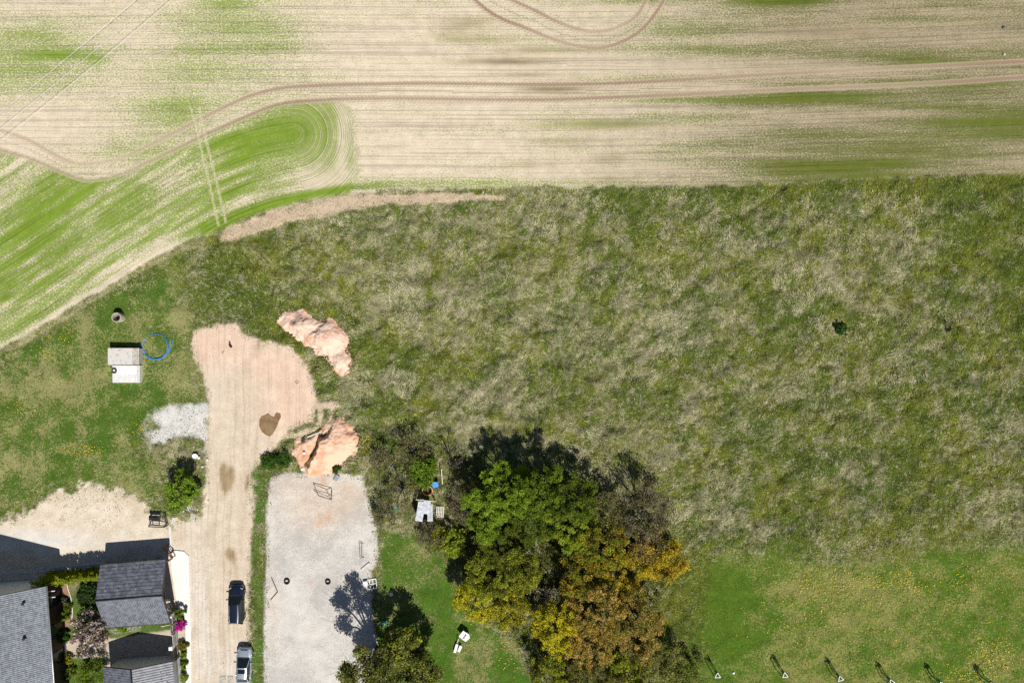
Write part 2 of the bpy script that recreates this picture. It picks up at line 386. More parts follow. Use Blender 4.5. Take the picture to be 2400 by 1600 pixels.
wet = np.clip(.9 * blob(535, 1125, 16, 42, 6) + .8 * blob(522, 1110, 8, 34) + .7 * blob(580, 1130, 6, 36, 8) + .8 * blob(540, 1297, 14, 16) + .35 * blob(545, 1340, 14, 60) + .45 * blob(498, 1412, 12, 12) + .3 * blob(505, 1520, 30, 20) + .3 * blob(530, 1225, 10, 40) + .5 * blob(605, 800, 14, 30), 0, 1)
wet = sstep(.25, .75, wet + (fbm(X * 2.4, Y, 1.6, 97, 3) - .5) * .7 * (wet > .05))
gr = np.clip(.8 * blob(470, 1420, 30, 200) + .7 * blob(530, 1560, 60, 50), 0, 1)[..., None]
da = np.array((.60, .505, .395)) * (1 - pink) + np.array((.67, .495, .37)) * pink
da = da * (1 - gr) + np.array((.64, .59, .52)) * gr
db = np.array((.52, .425, .315)) * (1 - pink) + np.array((.60, .43, .32)) * pink
db = db * (1 - gr) + np.array((.51, .44, .34)) * gr
w3 = wet[..., None]
da = da * (1 - w3) + np.array((.36, .265, .15)) * w3; db = db * (1 - w3) + np.array((.27, .20, .115)) * w3
paint(mT, da, db, .4 + (fbm(X * 2.0, Y * .45, 1.6, 99, 4, .65) - .5) * 1.2, .38, Y * 1.6 + 2 * fbm(X, Y, 4, 98, 2), X * .8 + .5 * fbm(X, Y, 5, 96, 2))
# curving wheel marks of bare earth beside the track head
for pts, wd in (([(775, 945), (752, 960), (750, 990), (735, 1008), (700, 1018), (668, 1022)], 6), ([(775, 948), (774, 985), (762, 1010)], 4), ([(745, 950), (790, 950)], 9)):
    dd, _, _ = pline(JX * .4 + PX * .6, JY * .4 + PY * .6, pts)
    k = sstep(wd + 2, wd - 2, dd); paint(k, (.57, .45, .33), (.46, .36, .24), .4); mT = np.maximum(mT, k)
# weedy strip between track and lot keeps green, with bare flecks
strip = sstep(17, 8, np.abs(PX - 606 + 5 * np.sin(PY / 40) + (fbm(X, Y, 1.2, 102, 3) - .5) * 16)) * sstep(1085, 1110, PY) * (1 - mG)
paint(strip * (1 - sstep(.56, .64, fbm(X, Y, .9, 101, 3)) * .8), (.06, .13, .014), (.30, .26, .15), .2)
mT = mT * (1 - strip)
mB = sstep(3, -3, sd_poly(PX, PY, GARDEN))
paint(mB, (.055, .115, .015), (.12, .16, .04), .35)
bed = sstep(3, -3, sd_poly(PX, PY, [(136, 1358), (158, 1358), (162, 1380), (169, 1415), (171, 1450), (168, 1468), (150, 1475), (150, 1800), (134, 1800)]))
paint(bed, (.27, .135, .085), (.38, .24, .16), .45)
paint(blob(172, 1365, 14, 22) * mB, (.30, .25, .16), (.25, .22, .12), .4)
pth = sstep(3, -3, sd_poly(PX, PY, [(150, 1498), (200, 1500), (280, 1494), (405, 1474), (455, 1474), (455, 1500), (400, 1500), (300, 1800), (250, 1800), (246, 1540), (155, 1540)]))
paint(pth, (.52, .45, .365), (.46, .39, .30), .5)
stn = sstep(3, -3, sd_poly(PX, PY, [(255, 1474), (330, 1466), (330, 1476), (270, 1486)]))
paint(stn, (.45, .42, .36), (.08, .12, .03), .5)
bedE = sstep(3, -3, sd_poly(PX, PY, [(412, 1430), (434, 1430), (436, 1470), (438, 1474), (420, 1474)])) + sstep(3, -3, sd_poly(PX, PY, [(420, 1500), (440, 1500), (444, 1800), (424, 1800)]))
paint(np.clip(bedE, 0, 1), (.20, .16, .11), (.09, .13, .03), .5)

# small relief
Z = np.zeros_like(X)
mead = np.clip(1 - strip - mF - mL - mR - mC - mG - mY - mT - mP - bare, 0, 1)
Z += mead * ((fbm(X + 1.5 * fbm(X, Y, 2, 110, 2), Y, 1.5, 111, 4, .55) - .5) * 1.05)
Z += (mL + mR + mC) * (1 - mead) * (fbm(X, Y, 1.5, 113, 3) - .5) * .34
Z += mF * .02 * (fbm(X, Y, 3, 115, 2) - .5) + mT * (fbm(X * 2, Y * .4, 1.2, 117, 3) - .5) * .10
Z += bare * (fbm(X, Y, .9, 118, 3) - .5) * .25
edge_fade = sstep(0, 6, np.minimum(GX - np.abs(X), GY - np.abs(Y)))
Z *= edge_fade * (1 - mB)

# tyre tread and line attributes (metres)
tu = np.full(X.shape, 9.0); tv = np.zeros(X.shape); ts = np.zeros(X.shape)
for rut, st in ((RUT1, .9), (RUT2, .85), (RUT3, 1.0), (RUT4, .85)):
    d, s_, al = pline(PX, PY, rut)
    m = d / S < np.abs(tu)
    lvl = st * (.55 + .9 * (vnoise(al / S, al * 0, 9, 121) - .2))
    if rut in (RUT1, RUT2): lvl = lvl * (.5 + .5 * sstep(380, 640, PX)) 
    tu = np.where(m, d / S * s_, tu); tv = np.where(m, al / S, tv); ts = np.where(m, lvl, ts)
dl = np.minimum(pline(PX, PY, LINE1)[0], pline(PX, PY, LINE2)[0]) / S
ts = np.where(mF > .5, ts, 0); dl = np.where(mF > .3, dl, 9)
tu = np.clip(tu, -9, 9)

region = np.zeros(X.shape, int)                    # 0 meadow
region[(mL > .5) | (mR > .5) | (mC > .5)] = 1
region[mF > .5] = 2
region[mB > .5] = 6
region[(mY > .5) & (mB <= .5)] = 5
region[mP > .5] = 5
region[mT > .5] = 3
region[mG > .5] = 4
region[(pth > .5)] = 7

def ground_material():
    m = bpy.data.materials.new('ground_cover'); m.use_nodes = True
    N = m.node_tree.nodes; L = m.node_tree.links; b = N['Principled BSDF']
    b.inputs['Roughness'].default_value = .95; b.inputs['Specular IOR Level'].default_value = .12
    def at(n):
        a = N.new('ShaderNodeAttribute'); a.attribute_name = n; return a
    def math_(op, a, b_=None, c=None):
        n = N.new('ShaderNodeMath'); n.operation = op
        for i, v in enumerate((a, b_, c)):
            if v is None: continue
            if isinstance(v, (int, float)): n.inputs[i].default_value = v
            else: L.new(v, n.inputs[i])
        return n.outputs[0]
    def noise(vec, scale, det, rough=.6):
        n = N.new('ShaderNodeTexNoise'); n.inputs['Scale'].default_value = scale; n.inputs['Detail'].default_value = det
        n.inputs['Roughness'].default_value = rough; L.new(vec, n.inputs['Vector']); return n.outputs['Fac']
    def ss(v, a, b_):
        n = N.new('ShaderNodeMapRange'); n.interpolation_type = 'SMOOTHSTEP'; L.new(v, n.inputs['Value'])
        for k, q in (('From Min', a), ('From Max', b_)):
            if isinstance(q, (int, float)): n.inputs[k].default_value = q
            else: L.new(q, n.inputs[k])
        return n.outputs[0]
    def mix(f, a, b_, mode='MIX'):
        n = N.new('ShaderNodeMix'); n.data_type = 'RGBA'; n.blend_type = mode
        if isinstance(f, (int, float)): n.inputs[0].default_value = f
        else: L.new(f, n.inputs[0])
        for i, q in ((6, a), (7, b_)):
            if isinstance(q, tuple): n.inputs[i].default_value = q
            else: L.new(q, n.inputs[i])
        return n.outputs[2]
    def grey(v):
        c = N.new('ShaderNodeCombineColor')
        for i in range(3): L.new(v, c.inputs[i])
        return c.outputs[0]
    pos = N.new('ShaderNodeNewGeometry').outputs['Position']
    par = at('par'); sp = N.new('ShaderNodeSeparateXYZ'); L.new(par.outputs['Vector'], sp.inputs[0])   # bias, row weight, line distance
    rv = at('row'); sr = N.new('ShaderNodeSeparateXYZ'); L.new(rv.outputs['Vector'], sr.inputs[0])
    tr = at('tread'); st = N.new('ShaderNodeSeparateXYZ'); L.new(tr.outputs['Vector'], st.inputs[0])
    cb = N.new('ShaderNodeCombineXYZ'); L.new(math_('MULTIPLY', sr.outputs[0], .35), cb.inputs[0]); L.new(math_('MULTIPLY', sr.outputs[1], 3.6), cb.inputs[1])
    n_row = noise(cb.outputs[0], 1.0, 3, .6)
    cb2 = N.new('ShaderNodeCombineXYZ'); L.new(math_('MULTIPLY', sr.outputs[0], .022), cb2.inputs[0]); L.new(math_('MULTIPLY', sr.outputs[1], 3.7), cb2.inputs[1])
    n_row2 = noise(cb2.outputs[0], 1.0, 2, .8)
    cb3 = N.new('ShaderNodeCombineXYZ'); L.new(math_('MULTIPLY', sr.outputs[0], 4.2), cb3.inputs[0]); L.new(math_('MULTIPLY', sr.outputs[1], 7.5), cb3.inputs[1])
    wgt = sp.outputs[1]
    n_iso = noise(pos, 1.9, 6, .68)
    n_fine = ss(math_('ADD', math_('MULTIPLY', noise(pos, 5.5, 3, .7), math_('SUBTRACT', 1.0, wgt)), math_('MULTIPLY', noise(cb3.outputs[0], 1.0, 3, .65), wgt)), .22, .78)
    n_row3 = math_('ADD', math_('MULTIPLY', n_row, .55), math_('MULTIPLY', n_row2, .45))
    nmix = math_('ADD', math_('MULTIPLY', n_iso, math_('SUBTRACT', 1.0, sp.outputs[1])), math_('MULTIPLY', n_row3, sp.outputs[1]))
    n = math_('ADD', math_('MULTIPLY', nmix, .5), math_('MULTIPLY', n_fine, .5))
    th = math_('ADD', .5, math_('MULTIPLY', math_('SUBTRACT', .5, sp.outputs[0]), .42))
    t = ss(n, math_('SUBTRACT', th, .10), math_('ADD', th, .10))
    col = mix(t, at('cola').outputs['Color'], at('colb').outputs['Color'])
    n_mid = noise(pos, .7, 5, .7)
    lum = math_('ADD', .68, math_('MULTIPLY', n_mid, .64))
    lum = math_('MULTIPLY', lum, math_('ADD', .66, math_('MULTIPLY', noise(pos, 10, 3, .75), .68)))
    spk = ss(noise(pos, 6.5, 2, .5), .70, .76)
    lum = math_('MULTIPLY', lum, math_('SUBTRACT', 1.0, math_('MULTIPLY', spk, .35)))
    # faint drill furrows across the rows
    fur = math_('MULTIPLY', math_('MULTIPLY', ss(n_row2, .52, .38), sp.outputs[1]), .36)
    lum = math_('MULTIPLY', lum, math_('SUBTRACT', 1.0, fur))
    col = mix(1.0, col, grey(lum), 'MULTIPLY')
    # tyre prints: two flanks of angled lugs
    au = math_('ABSOLUTE', st.outputs[0])
    wob = math_('MULTIPLY', math_('SUBTRACT', noise(pos, 1.5, 2), .5), .18)
    inside = ss(math_('ADD', au, wob), .43, .29)
    lug = math_('SINE', math_('MULTIPLY', math_('ADD', st.outputs[1], math_('MULTIPLY', au, 1.1)), 2 * math.pi / .46))
    lugm = math_('ADD', .5, math_('MULTIPLY', lug, .5))
    core = ss(math_('ADD', math_('ABSOLUTE', math_('ADD', st.outputs[0], -.06)), wob), .26, .06)
    pr = math_('MULTIPLY', inside, math_('ADD', math_('MULTIPLY', lugm, .6), math_('MULTIPLY', core, .85)))
    pr = math_('MULTIPLY', math_('MINIMUM', pr, 1.0), math_('MULTIPLY', st.outputs[2], .95))
    clr = math_('MULTIPLY', inside, math_('MULTIPLY', ss(st.outputs[2], .02, .22), .42))
    col = mix(clr, col, (.56, .46, .34, 1))
    col = mix(pr, col, (.27, .185, .13, 1))
    ln = math_('MULTIPLY', ss(math_('ADD', sp.outputs[2], math_('MULTIPLY', math_('SUBTRACT', n_fine, .5), .3)), .24, .08), .6)
    col = mix(ln, col, (.55, .48, .34, 1))
    L.new(col, b.inputs['Base Color'])
    bp = N.new('ShaderNodeBump'); bp.inputs['Strength'].default_value = .7; bp.inputs['Distance'].default_value = .07
    hh = math_('ADD', math_('MULTIPLY', n, 1.0), math_('MULTIPLY', pr, -.5))
    L.new(hh, bp.inputs['Height']); L.new(bp.outputs[0], b.inputs['Normal'])
    return m
GROUND = ground_material()

def mesh_from_arrays(name, verts, faces, k, material, parent=None):
    me = bpy.data.meshes.new(name)
    nv = len(verts); nf = len(faces)
    me.vertices.add(nv); me.vertices.foreach_set('co', np.ascontiguousarray(verts, np.float32).ravel())
    me.loops.add(nf * k); me.loops.foreach_set('vertex_index', np.ascontiguousarray(faces, np.int32).ravel())
    me.polygons.add(nf); me.polygons.foreach_set('loop_start', np.arange(0, nf * k, k, dtype=np.int32))
    me.materials.append(material)
    me.update(calc_edges=True)
    o = bpy.data.objects.new(name, me); C.objects.link(o)
    if parent: o.parent = parent
    return o, me

idx = np.arange(ny * nx).reshape(ny, nx)
quads = np.stack([idx[:-1, :-1], idx[:-1, 1:], idx[1:, 1:], idx[1:, :-1]], -1).reshape(-1, 4)
qreg = region[:-1, :-1].ravel()
VERT = np.stack([X, Y, Z], -1).reshape(-1, 3)
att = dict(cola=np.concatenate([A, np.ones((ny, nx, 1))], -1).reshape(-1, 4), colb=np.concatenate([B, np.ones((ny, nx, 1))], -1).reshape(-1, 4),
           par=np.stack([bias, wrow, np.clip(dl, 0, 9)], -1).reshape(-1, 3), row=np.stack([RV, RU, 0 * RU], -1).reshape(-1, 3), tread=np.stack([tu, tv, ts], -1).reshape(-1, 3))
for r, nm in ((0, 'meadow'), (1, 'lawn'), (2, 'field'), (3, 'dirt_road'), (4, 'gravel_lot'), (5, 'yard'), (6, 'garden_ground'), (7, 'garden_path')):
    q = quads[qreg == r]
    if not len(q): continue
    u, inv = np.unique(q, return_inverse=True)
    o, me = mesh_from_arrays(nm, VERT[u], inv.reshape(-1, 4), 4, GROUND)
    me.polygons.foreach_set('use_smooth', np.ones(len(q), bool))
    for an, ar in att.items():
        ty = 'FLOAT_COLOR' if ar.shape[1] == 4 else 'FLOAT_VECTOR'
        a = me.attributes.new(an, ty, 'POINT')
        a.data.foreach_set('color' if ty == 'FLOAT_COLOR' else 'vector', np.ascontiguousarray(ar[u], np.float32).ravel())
    tag(o, kind='structure')
# countryside beyond the surveyed patch, out to the horizon
far = M()
R_ = 4000
far.add([(-R_, -R_, -.35), (R_, -R_, -.35), (R_, R_, -.35), (-R_, R_, -.35)], [(0, 1, 2, 3)])
tag(far.build('ground', mat('far_ground', (.30, .27, .15), .95, scale=.05, col2=(.10, .14, .04))), kind='structure')

# ------------------------------------------------------------------ grass blades
def grid_at(a, x, y):
    i = np.clip(np.round((y + GY) / DG).astype(int), 0, ny - 1); j = np.clip(np.round((x + GX) / DG).astype(int), 0, nx - 1)
    return a[i, j]
GZy, GZx = np.gradient(Z, DG)
def tri_blades(name, x, y, z, ang, ln, wd, el, col, parent=None, material=None):
    n = len(x); sx_, sy_ = grid_at(GZx, x, y), grid_at(GZy, x, y)       # the sward lies with the slope of the ground
    ca, sa = np.cos(ang), np.sin(ang)
    d = np.stack([ca * np.cos(el), sa * np.cos(el), np.sin(el) + np.cos(el) * (ca * sx_ + sa * sy_)], -1) * ln[:, None]
    w = np.stack([-sa, ca, -sa * sx_ + ca * sy_], -1) * (wd / 2)[:, None]
    b = np.stack([x, y, z], -1)
    v = np.empty((n, 3, 3)); v[:, 0] = b - w; v[:, 1] = b + w; v[:, 2] = b + d
    o, me = mesh_from_arrays(name, v.reshape(-1, 3), np.arange(n * 3).reshape(-1, 3), 3, material or GRASS, parent)
    a = me.attributes.new('col', 'FLOAT_COLOR', 'FACE')
    a.data.foreach_set('color', np.concatenate([col, np.ones((n, 1))], -1).astype(np.float32).ravel())
    return o
rg = np.random.default_rng(77)
def pick(n, seed=0):
    return rg.uniform(-66, 66, n), rg.uniform(-46, 46, n)

HEAP1 = [(655, 748), (668, 735), (700, 730), (722, 742), (748, 756), (772, 752), (797, 768), (810, 795), (813, 818), (826, 842), (820, 864), (802, 874), (782, 866), (773, 845), (755, 826), (728, 808), (700, 790), (678, 772)]
HEAP2 = [(703, 1032), (735, 1028), (760, 1010), (780, 986), (800, 985), (822, 1006), (838, 1018), (832, 1052), (800, 1085), (770, 1106), (730, 1110), (710, 1096), (695, 1074), (692, 1050)]
onheap = (sd_poly(PX, PY, HEAP1) < 9) | (sd_poly(PX, PY, HEAP2) < 9)
hardm = np.maximum.reduce([mF, mG, mY * (1 - mB), mT, mP, bare, pth, onheap * 1.0])
boxes = [(252, 805, 345, 905)]
for b0 in boxes: hardm = np.maximum(hardm, ((PX > b0[0]) & (PX < b0[2]) & (PY > b0[1]) & (PY < b0[3])) * 1.0)
hardm = np.maximum(hardm, ((PX < 142) & (PY > 1330)) * 1.0)
soft = 1 - hardm
# tall dead and living grass of the meadow, lodged in swirls
nt_ = 56000
tx, ty = pick(nt_)
keep = (grid_at(mead, tx, ty) > rg.random(nt_) * .9 + .05) & (grid_at(soft, tx, ty) > .5)
tx, ty = tx[keep], ty[keep]; nt_ = len(tx)
flow = fbm(tx, ty, 5.5, 131, 2) * 10 + (fbm(tx, ty, 1.8, 133, 2) - .5) * 2.5
tdry = grid_at(dry, tx, ty) + rg.normal(0, .15, nt_)
shortg = np.clip(grid_at(np.clip(blob(2000, 1150, 450, 130) + blob(1900, 440, 700, 40) * .5, 0, 1), tx, ty), 0, 1)
size = (rg.uniform(.6, 1.35, nt_)) * (1 - .35 * shortg) * (.75 + .45 * np.clip(tdry, 0, 1))
nb = 20
T = np.repeat(np.arange(nt_), nb); n = len(T)
isdry = rg.random(n) < np.clip(-.06 + .84 * np.clip(tdry[T], 0, 1), .03, .9)
ang = np.where(isdry, flow[T] + rg.normal(0, .55, n), rg.uniform(0, 6.28, n))
el = np.where(isdry, np.where((rg.random(nt_) < .25)[T], rg.uniform(.3, 1.1, n), rg.uniform(.02, .45, n)), rg.uniform(.1, .85, n))
ln = size[T] * np.where(isdry, rg.uniform(.22, .66, n), rg.uniform(.2, .45, n)); wd = np.where(isdry, rg.uniform(.012, .032, n), rg.uniform(.02, .05, n))
rad = rg.random(n) ** .5 * .24 * size[T]; a2 = rg.uniform(0, 6.28, n)
bx = tx[T] + rad * np.cos(a2); by = ty[T] + rad * np.sin(a2)
bz = grid_at(Z, bx, by) + np.where(isdry, rg.uniform(0, .16, n), 0)
tone = rg.uniform(.72, 1.2, n) * (1 + .14 * rg.normal(0, 1, nt_))[T]
tone = np.clip(tone, .35, 1.5)[:, None]
straw = np.where((rg.random(n) < .3)[:, None], np.array([.56, .485, .36]), np.array([.64, .59, .39]))
yel = (vnoise(tx, ty, 5, 141) > .58)[T] & (rg.random(n) < .7)
grn = np.where(yel[:, None], np.array([.27, .285, .034]), np.array([.15, .21, .030]))
col = np.where(isdry[:, None], straw, grn) * tone
tag(tri_blades('meadow_grass', bx, by, bz, ang, ln, wd, el, col), kind='stuff')
# the thick understorey of the same grass
n0 = 1950000
cx_, cy_ = pick(n0)
cx_, cy_ = cx_, cy_
keep = (grid_at(mead * soft, cx_, cy_) > rg.random(n0) * .9 + .05) & (np.abs(cx_) < 64) & (np.abs(cy_) < 44)
cx_, cy_ = cx_[keep], cy_[keep]; n = len(cx_)
def fibre(x, y, seed, la=1.5, ac=.30):
    th = fbm(x, y, 5.5, 131, 2) * 10
    return fbm((x * np.cos(th) + y * np.sin(th)) / la, (-x * np.sin(th) + y * np.cos(th)) / ac, 1.0, seed, 3, .55)
fb = fibre(cx_, cy_, 181); fb2 = fibre(cx_, cy_, 191, 2.2, .5)
cd = grid_at(dry, cx_, cy_) + (fb - .5) * 1.3 + (fbm(cx_ + 1.1 * fbm(cx_, cy_, 1.1, 171, 2), cy_ + 1.1 * fbm(cx_, cy_, 1.1, 172, 2), .55, 173, 3, .65) - .5) * .5
isd = rg.random(n) < np.clip(-.05 + .82 * cd, .04, .9)
fl = fbm(cx_, cy_, 5.5, 131, 2) * 10
yl = (fbm(cx_, cy_, 4, 174, 3, .6) + rg.normal(0, .1, n)) > .52
col = np.where(isd[:, None], np.where((rg.random(n) < .4)[:, None], np.array([.53, .455, .335]), np.array([.58, .54, .36])), np.where(yl[:, None], np.array([.27, .295, .032]), np.array([.135, .20, .026])))
col = col * (rg.uniform(.75, 1.12, n) * np.clip(.48 + 1.1 * fb2 * (.5 + fbm(cx_, cy_, 1.3, 175, 3)), .35, 1.4))[:, None]  # streaky blade tone: natural variation plus dark pockets standing in for shaded hollows
tag(tri_blades('meadow_undergrass', cx_, cy_, grid_at(Z, cx_, cy_), np.where(isd, fl + rg.normal(0, .7, n), rg.uniform(0, 6.28, n)), rg.uniform(.14, .42, n), rg.uniform(.018, .05, n), rg.uniform(.05, .75, n), col), kind='stuff')
# shorter green sward
n0 = 950000
sx, sy = pick(n0)
sward = np.clip((mL + mR + mC + strip + mB * (1 - bed) * (1 - pth)) * soft, 0, 1)
keep = grid_at(sward, sx, sy) > rg.random(n0) * .9 + .08
sx, sy = sx[keep], sy[keep]; n = len(sx)
bb = grid_at(bias, sx, sy)
isd = rg.random(n) < np.clip(.06 + bb * .8 + .35 * (fbm(sx, sy, .9, 152, 3) - .5), 0, .85)
col = np.where(isd[:, None], np.array([.33, .30, .15]), np.where((fbm(sx, sy, 3, 151, 3, .7) + rg.normal(0, .12, n) > .52)[:, None], np.array([.19, .215, .024]), np.array([.09, .17, .015]))) * rg.uniform(.6, 1.3, n)[:, None]
tag(tri_blades('lawn_grass', sx, sy, grid_at(Z, sx, sy), rg.uniform(0, 6.28, n), rg.uniform(.10, .28, n), rg.uniform(.018, .045, n), rg.uniform(.1, .9, n), col), kind='stuff')
# tufts straggling onto bare earth
hb_ = np.maximum.reduce([mY, mP, mT, mG, bare]) * (mB < .5)
bl_ = hb_.copy()
for k in range(5):
    bl_ = (bl_ + np.roll(bl_, 1, 0) + np.roll(bl_, -1, 0) + np.roll(bl_, 1, 1) + np.roll(bl_, -1, 1)) / 5
fringe = ((bl_ > .25) & (bl_ < .93)) * sstep(.42, .55, fbm(X, Y, .8, 163, 3, .6)) * (1 - mF)
n0 = 800000
sx, sy = pick(n0)
fr = np.clip(np.maximum.reduce([mY, mP, bare, mT]) * (1 - mF) * (1 - mG), 0, 1)
edge = sstep(.50, .70, fbm(X, Y, 1.6, 161, 3) + .25 * (blob(420, 1000, 60, 50) + blob(250, 1160, 160, 30) + blob(430, 900, 40, 40) + blob(700, 500, 300, 40) + blob(445, 1215, 28, 14)) - .30 * (mT > .5) - .16 * (PY > 1230))
keep = (grid_at(np.maximum(fr * edge * .3, fringe * .9), sx, sy) > rg.random(n0)) & (grid_at(1.0 * onheap, sx, sy) < .5) & ~((sx < -40) & (sy < -26.5))
sx, sy = sx[keep], sy[keep]; n = len(sx)
col = np.where((rg.random(n) < .35)[:, None], np.array([.36, .32, .17]), np.array([.08, .16, .018])) * rg.uniform(.6, 1.3, n)[:, None]
tag(tri_blades('weeds', sx, sy, grid_at(Z, sx, sy), rg.uniform(0, 6.28, n), rg.uniform(.08, .26, n), rg.uniform(.03, .06, n), rg.uniform(.1, .8, n), col), kind='stuff')
# loose stones on the track margins, the yard and the lot edge; clods round the heaps
def scatter_stones(name, x, y, rad, material):
    n = len(x); z = grid_at(Z, x, y)
    base = np.array([[1, 0, 0], [0, 1, 0], [-1, 0, 0], [0, -1, 0], [0, 0, .75], [0, 0, -.4]])
    v = base[None] * rad[:, None, None] * rg.uniform(.65, 1.3, (n, 6, 1))
    a = rg.uniform(0, 6.28, n); c_, s_ = np.cos(a)[:, None], np.sin(a)[:, None]
    v = np.stack([v[..., 0] * c_ - v[..., 1] * s_, v[..., 0] * s_ + v[..., 1] * c_, v[..., 2]], -1) + np.stack([x, y, z], -1)[:, None]
    f = np.array([[0, 1, 4], [1, 2, 4], [2, 3, 4], [3, 0, 4], [1, 0, 5], [2, 1, 5], [3, 2, 5], [0, 3, 5]])
    F = (f[None] + 6 * np.arange(n)[:, None, None]).reshape(-1, 3)
    o, me = mesh_from_arrays(name, v.reshape(-1, 3), F, 3, material); tag(o, kind='stuff'); return o
n0 = 240000
sx, sy = pick(n0)
den = .035 * mY * (mB < .5) + .05 * mT + .02 * mG + .3 * mP * .4 + .55 * sstep(14, 4, np.abs(PX - 578 - 6 * np.sin(PY / 60))) * (PY > 1075) * (PY < 1340) + .4 * blob(470, 1075, 16, 26) + .35 * blob(485, 1000, 5, 70)
den = den * (1 - strip) * (1 - pth)
keep = (grid_at(den * (.3 + 1.4 * (fbm(X, Y, 1.4, 221, 3) > .5)), sx, sy) > rg.random(n0)) & ~((sx < -39) & (sy < -25))
sx, sy = sx[keep], sy[keep]
scatter_stones('loose_stones', sx, sy, .02 + .06 * rg.random(len(sx)) ** 2.5, mat('loose_stone', (.52, .48, .42), .95, scale=.9, col2=(.26, .23, .20), thr=.42))
hx1, hy1 = [], []
for ol in (HEAP1, HEAP2):
    for k in range(420):
        i = rg.integers(0, len(ol)); j = (i + 1) % len(ol); t_ = rg.random(); w_ = abs(rg.normal(0, 5)) - 2
        cxm = np.mean([q[0] for q in ol]); cym = np.mean([q[1] for q in ol])
        ax = ol[i][0] * (1 - t_) + ol[j][0] * t_; ay = ol[i][1] * (1 - t_) + ol[j][1] * t_
        d_ = math.hypot(ax - cxm, ay - cym); hx1.append(ax + (ax - cxm) / d_ * w_); hy1.append(ay + (ay - cym) / d_ * w_)
hx1 = (np.array(hx1) - 1200) / S; hy1 = (800 - np.array(hy1)) / S
scatter_stones('soil_clods', hx1, hy1, .04 + .12 * rg.random(len(hx1)) ** 2, mat('clod_soil', (.62, .43, .31), .95, scale=1.2, col2=(.48, .28, .18)))
# dandelions
fx = []; fy = []
for cx, c_y, rx, ry, k in ((1960, 1370, 120, 30, 260), (2130, 1360, 120, 22, 190), (2300, 1360, 80, 30, 70), (1900, 1440, 140, 40, 130), (2330, 1540, 60, 40, 260), (2250, 1585, 60, 20, 160), (2200, 1420, 160, 40, 90), (2000, 1500, 200, 60, 70),
                           (200, 1055, 50, 10, 90), (150, 790, 40, 22, 50), (120, 830, 30, 16, 40), (50, 950, 50, 25, 40), (400, 960, 40, 20, 40), (860, 1030, 14, 16, 50), (1160, 1470, 60, 50, 60), (1190, 1540, 40, 40, 50), (330, 1000, 40, 20, 25), (575, 1460, 12, 60, 25)):
    fx.append(rg.normal(cx, rx * .6, k)); fy.append(rg.normal(c_y, ry * .7, k))
fx = np.concatenate(fx); fy = np.concatenate(fy)
wx = (fx - 1200) / S; wy = (800 - fy) / S
keep = (grid_at(soft, wx, wy) > .5); wx, wy = wx[keep], wy[keep]; n = len(wx)
r = rg.uniform(.018, .058, n); zz = grid_at(Z, wx, wy) + rg.uniform(.08, .2, n)
ring = np.stack([np.stack([wx + r * math.cos(k * math.pi / 3), wy + r * math.sin(k * math.pi / 3), zz + rg.uniform(-.01, .01, n)], -1) for k in range(6)], 1)
o, me = mesh_from_arrays('dandelions', ring.reshape(-1, 3), np.arange(n * 6).reshape(-1, 6), 6, mat('dandelion_yellow', (.80, .55, .02), .7, scale=2))
tag(o, kind='stuff')

# ------------------------------------------------------------------ shared materials for things
m_soil = None
def soil_mat(name, base, redd, thr=.5):
    m = mat(name, base, .95, scale=.55, col2=redd, bump=.06, thr=thr, soft=.10)
    return m
m_conc = mat('concrete', (.46, .43, .37), .9, .10, 5, .004)
m_concw = mat('pale_concrete', (.66, .645, .61), .9, .07, 6, .003)
m_white = mat('white_paint', (.78, .78, .76), .5, .04, 8)
m_black = mat('black_rubber', (.018, .018, .02), .8, .2, 20)
m_steel = mat('dark_steel', (.05, .045, .045), .55, .25, 9, metal=.2)
m_grey = mat('grey_steel', (.17, .18, .19), .5, .2, 9, metal=.4)
m_wood = mat('weathered_wood', (.42, .37, .30), .85, .2, 9)
m_palew = mat('pale_boards', (.62, .58, .52), .85, .15, 9)
m_brwood = mat('brown_timber', (.20, .12, .07), .8, .2, 8)
m_fencew = mat('grey_fence_boards', (.24, .215, .19), .85, .2, 10)
m_wall = mat('white_render', (.68, .67, .64), .9, .05, 3)
m_brwall = mat('brown_cladding', (.10, .06, .045), .8, .15, 5)
m_barkw = mat('bark', (.10, .085, .065), .9, .3, 8)
m_barkg = mat('grey_bark', (.17, .155, .13), .9, .25, 10)
m_rhouse = mat('grey_roof_tile', (.115, .132, .165), .44, .22, 2.5, spec=.5)
m_rcar = mat('anthracite_roof_sheet', (.13, .138, .165), .38, .18, 2, spec=.6)
m_gutter = mat('dark_gutter', (.05, .05, .055), .5, .1, 5, metal=.3)
m_zinc = mat('zinc', (.50, .50, .50), .45, .1, 6, metal=.5)

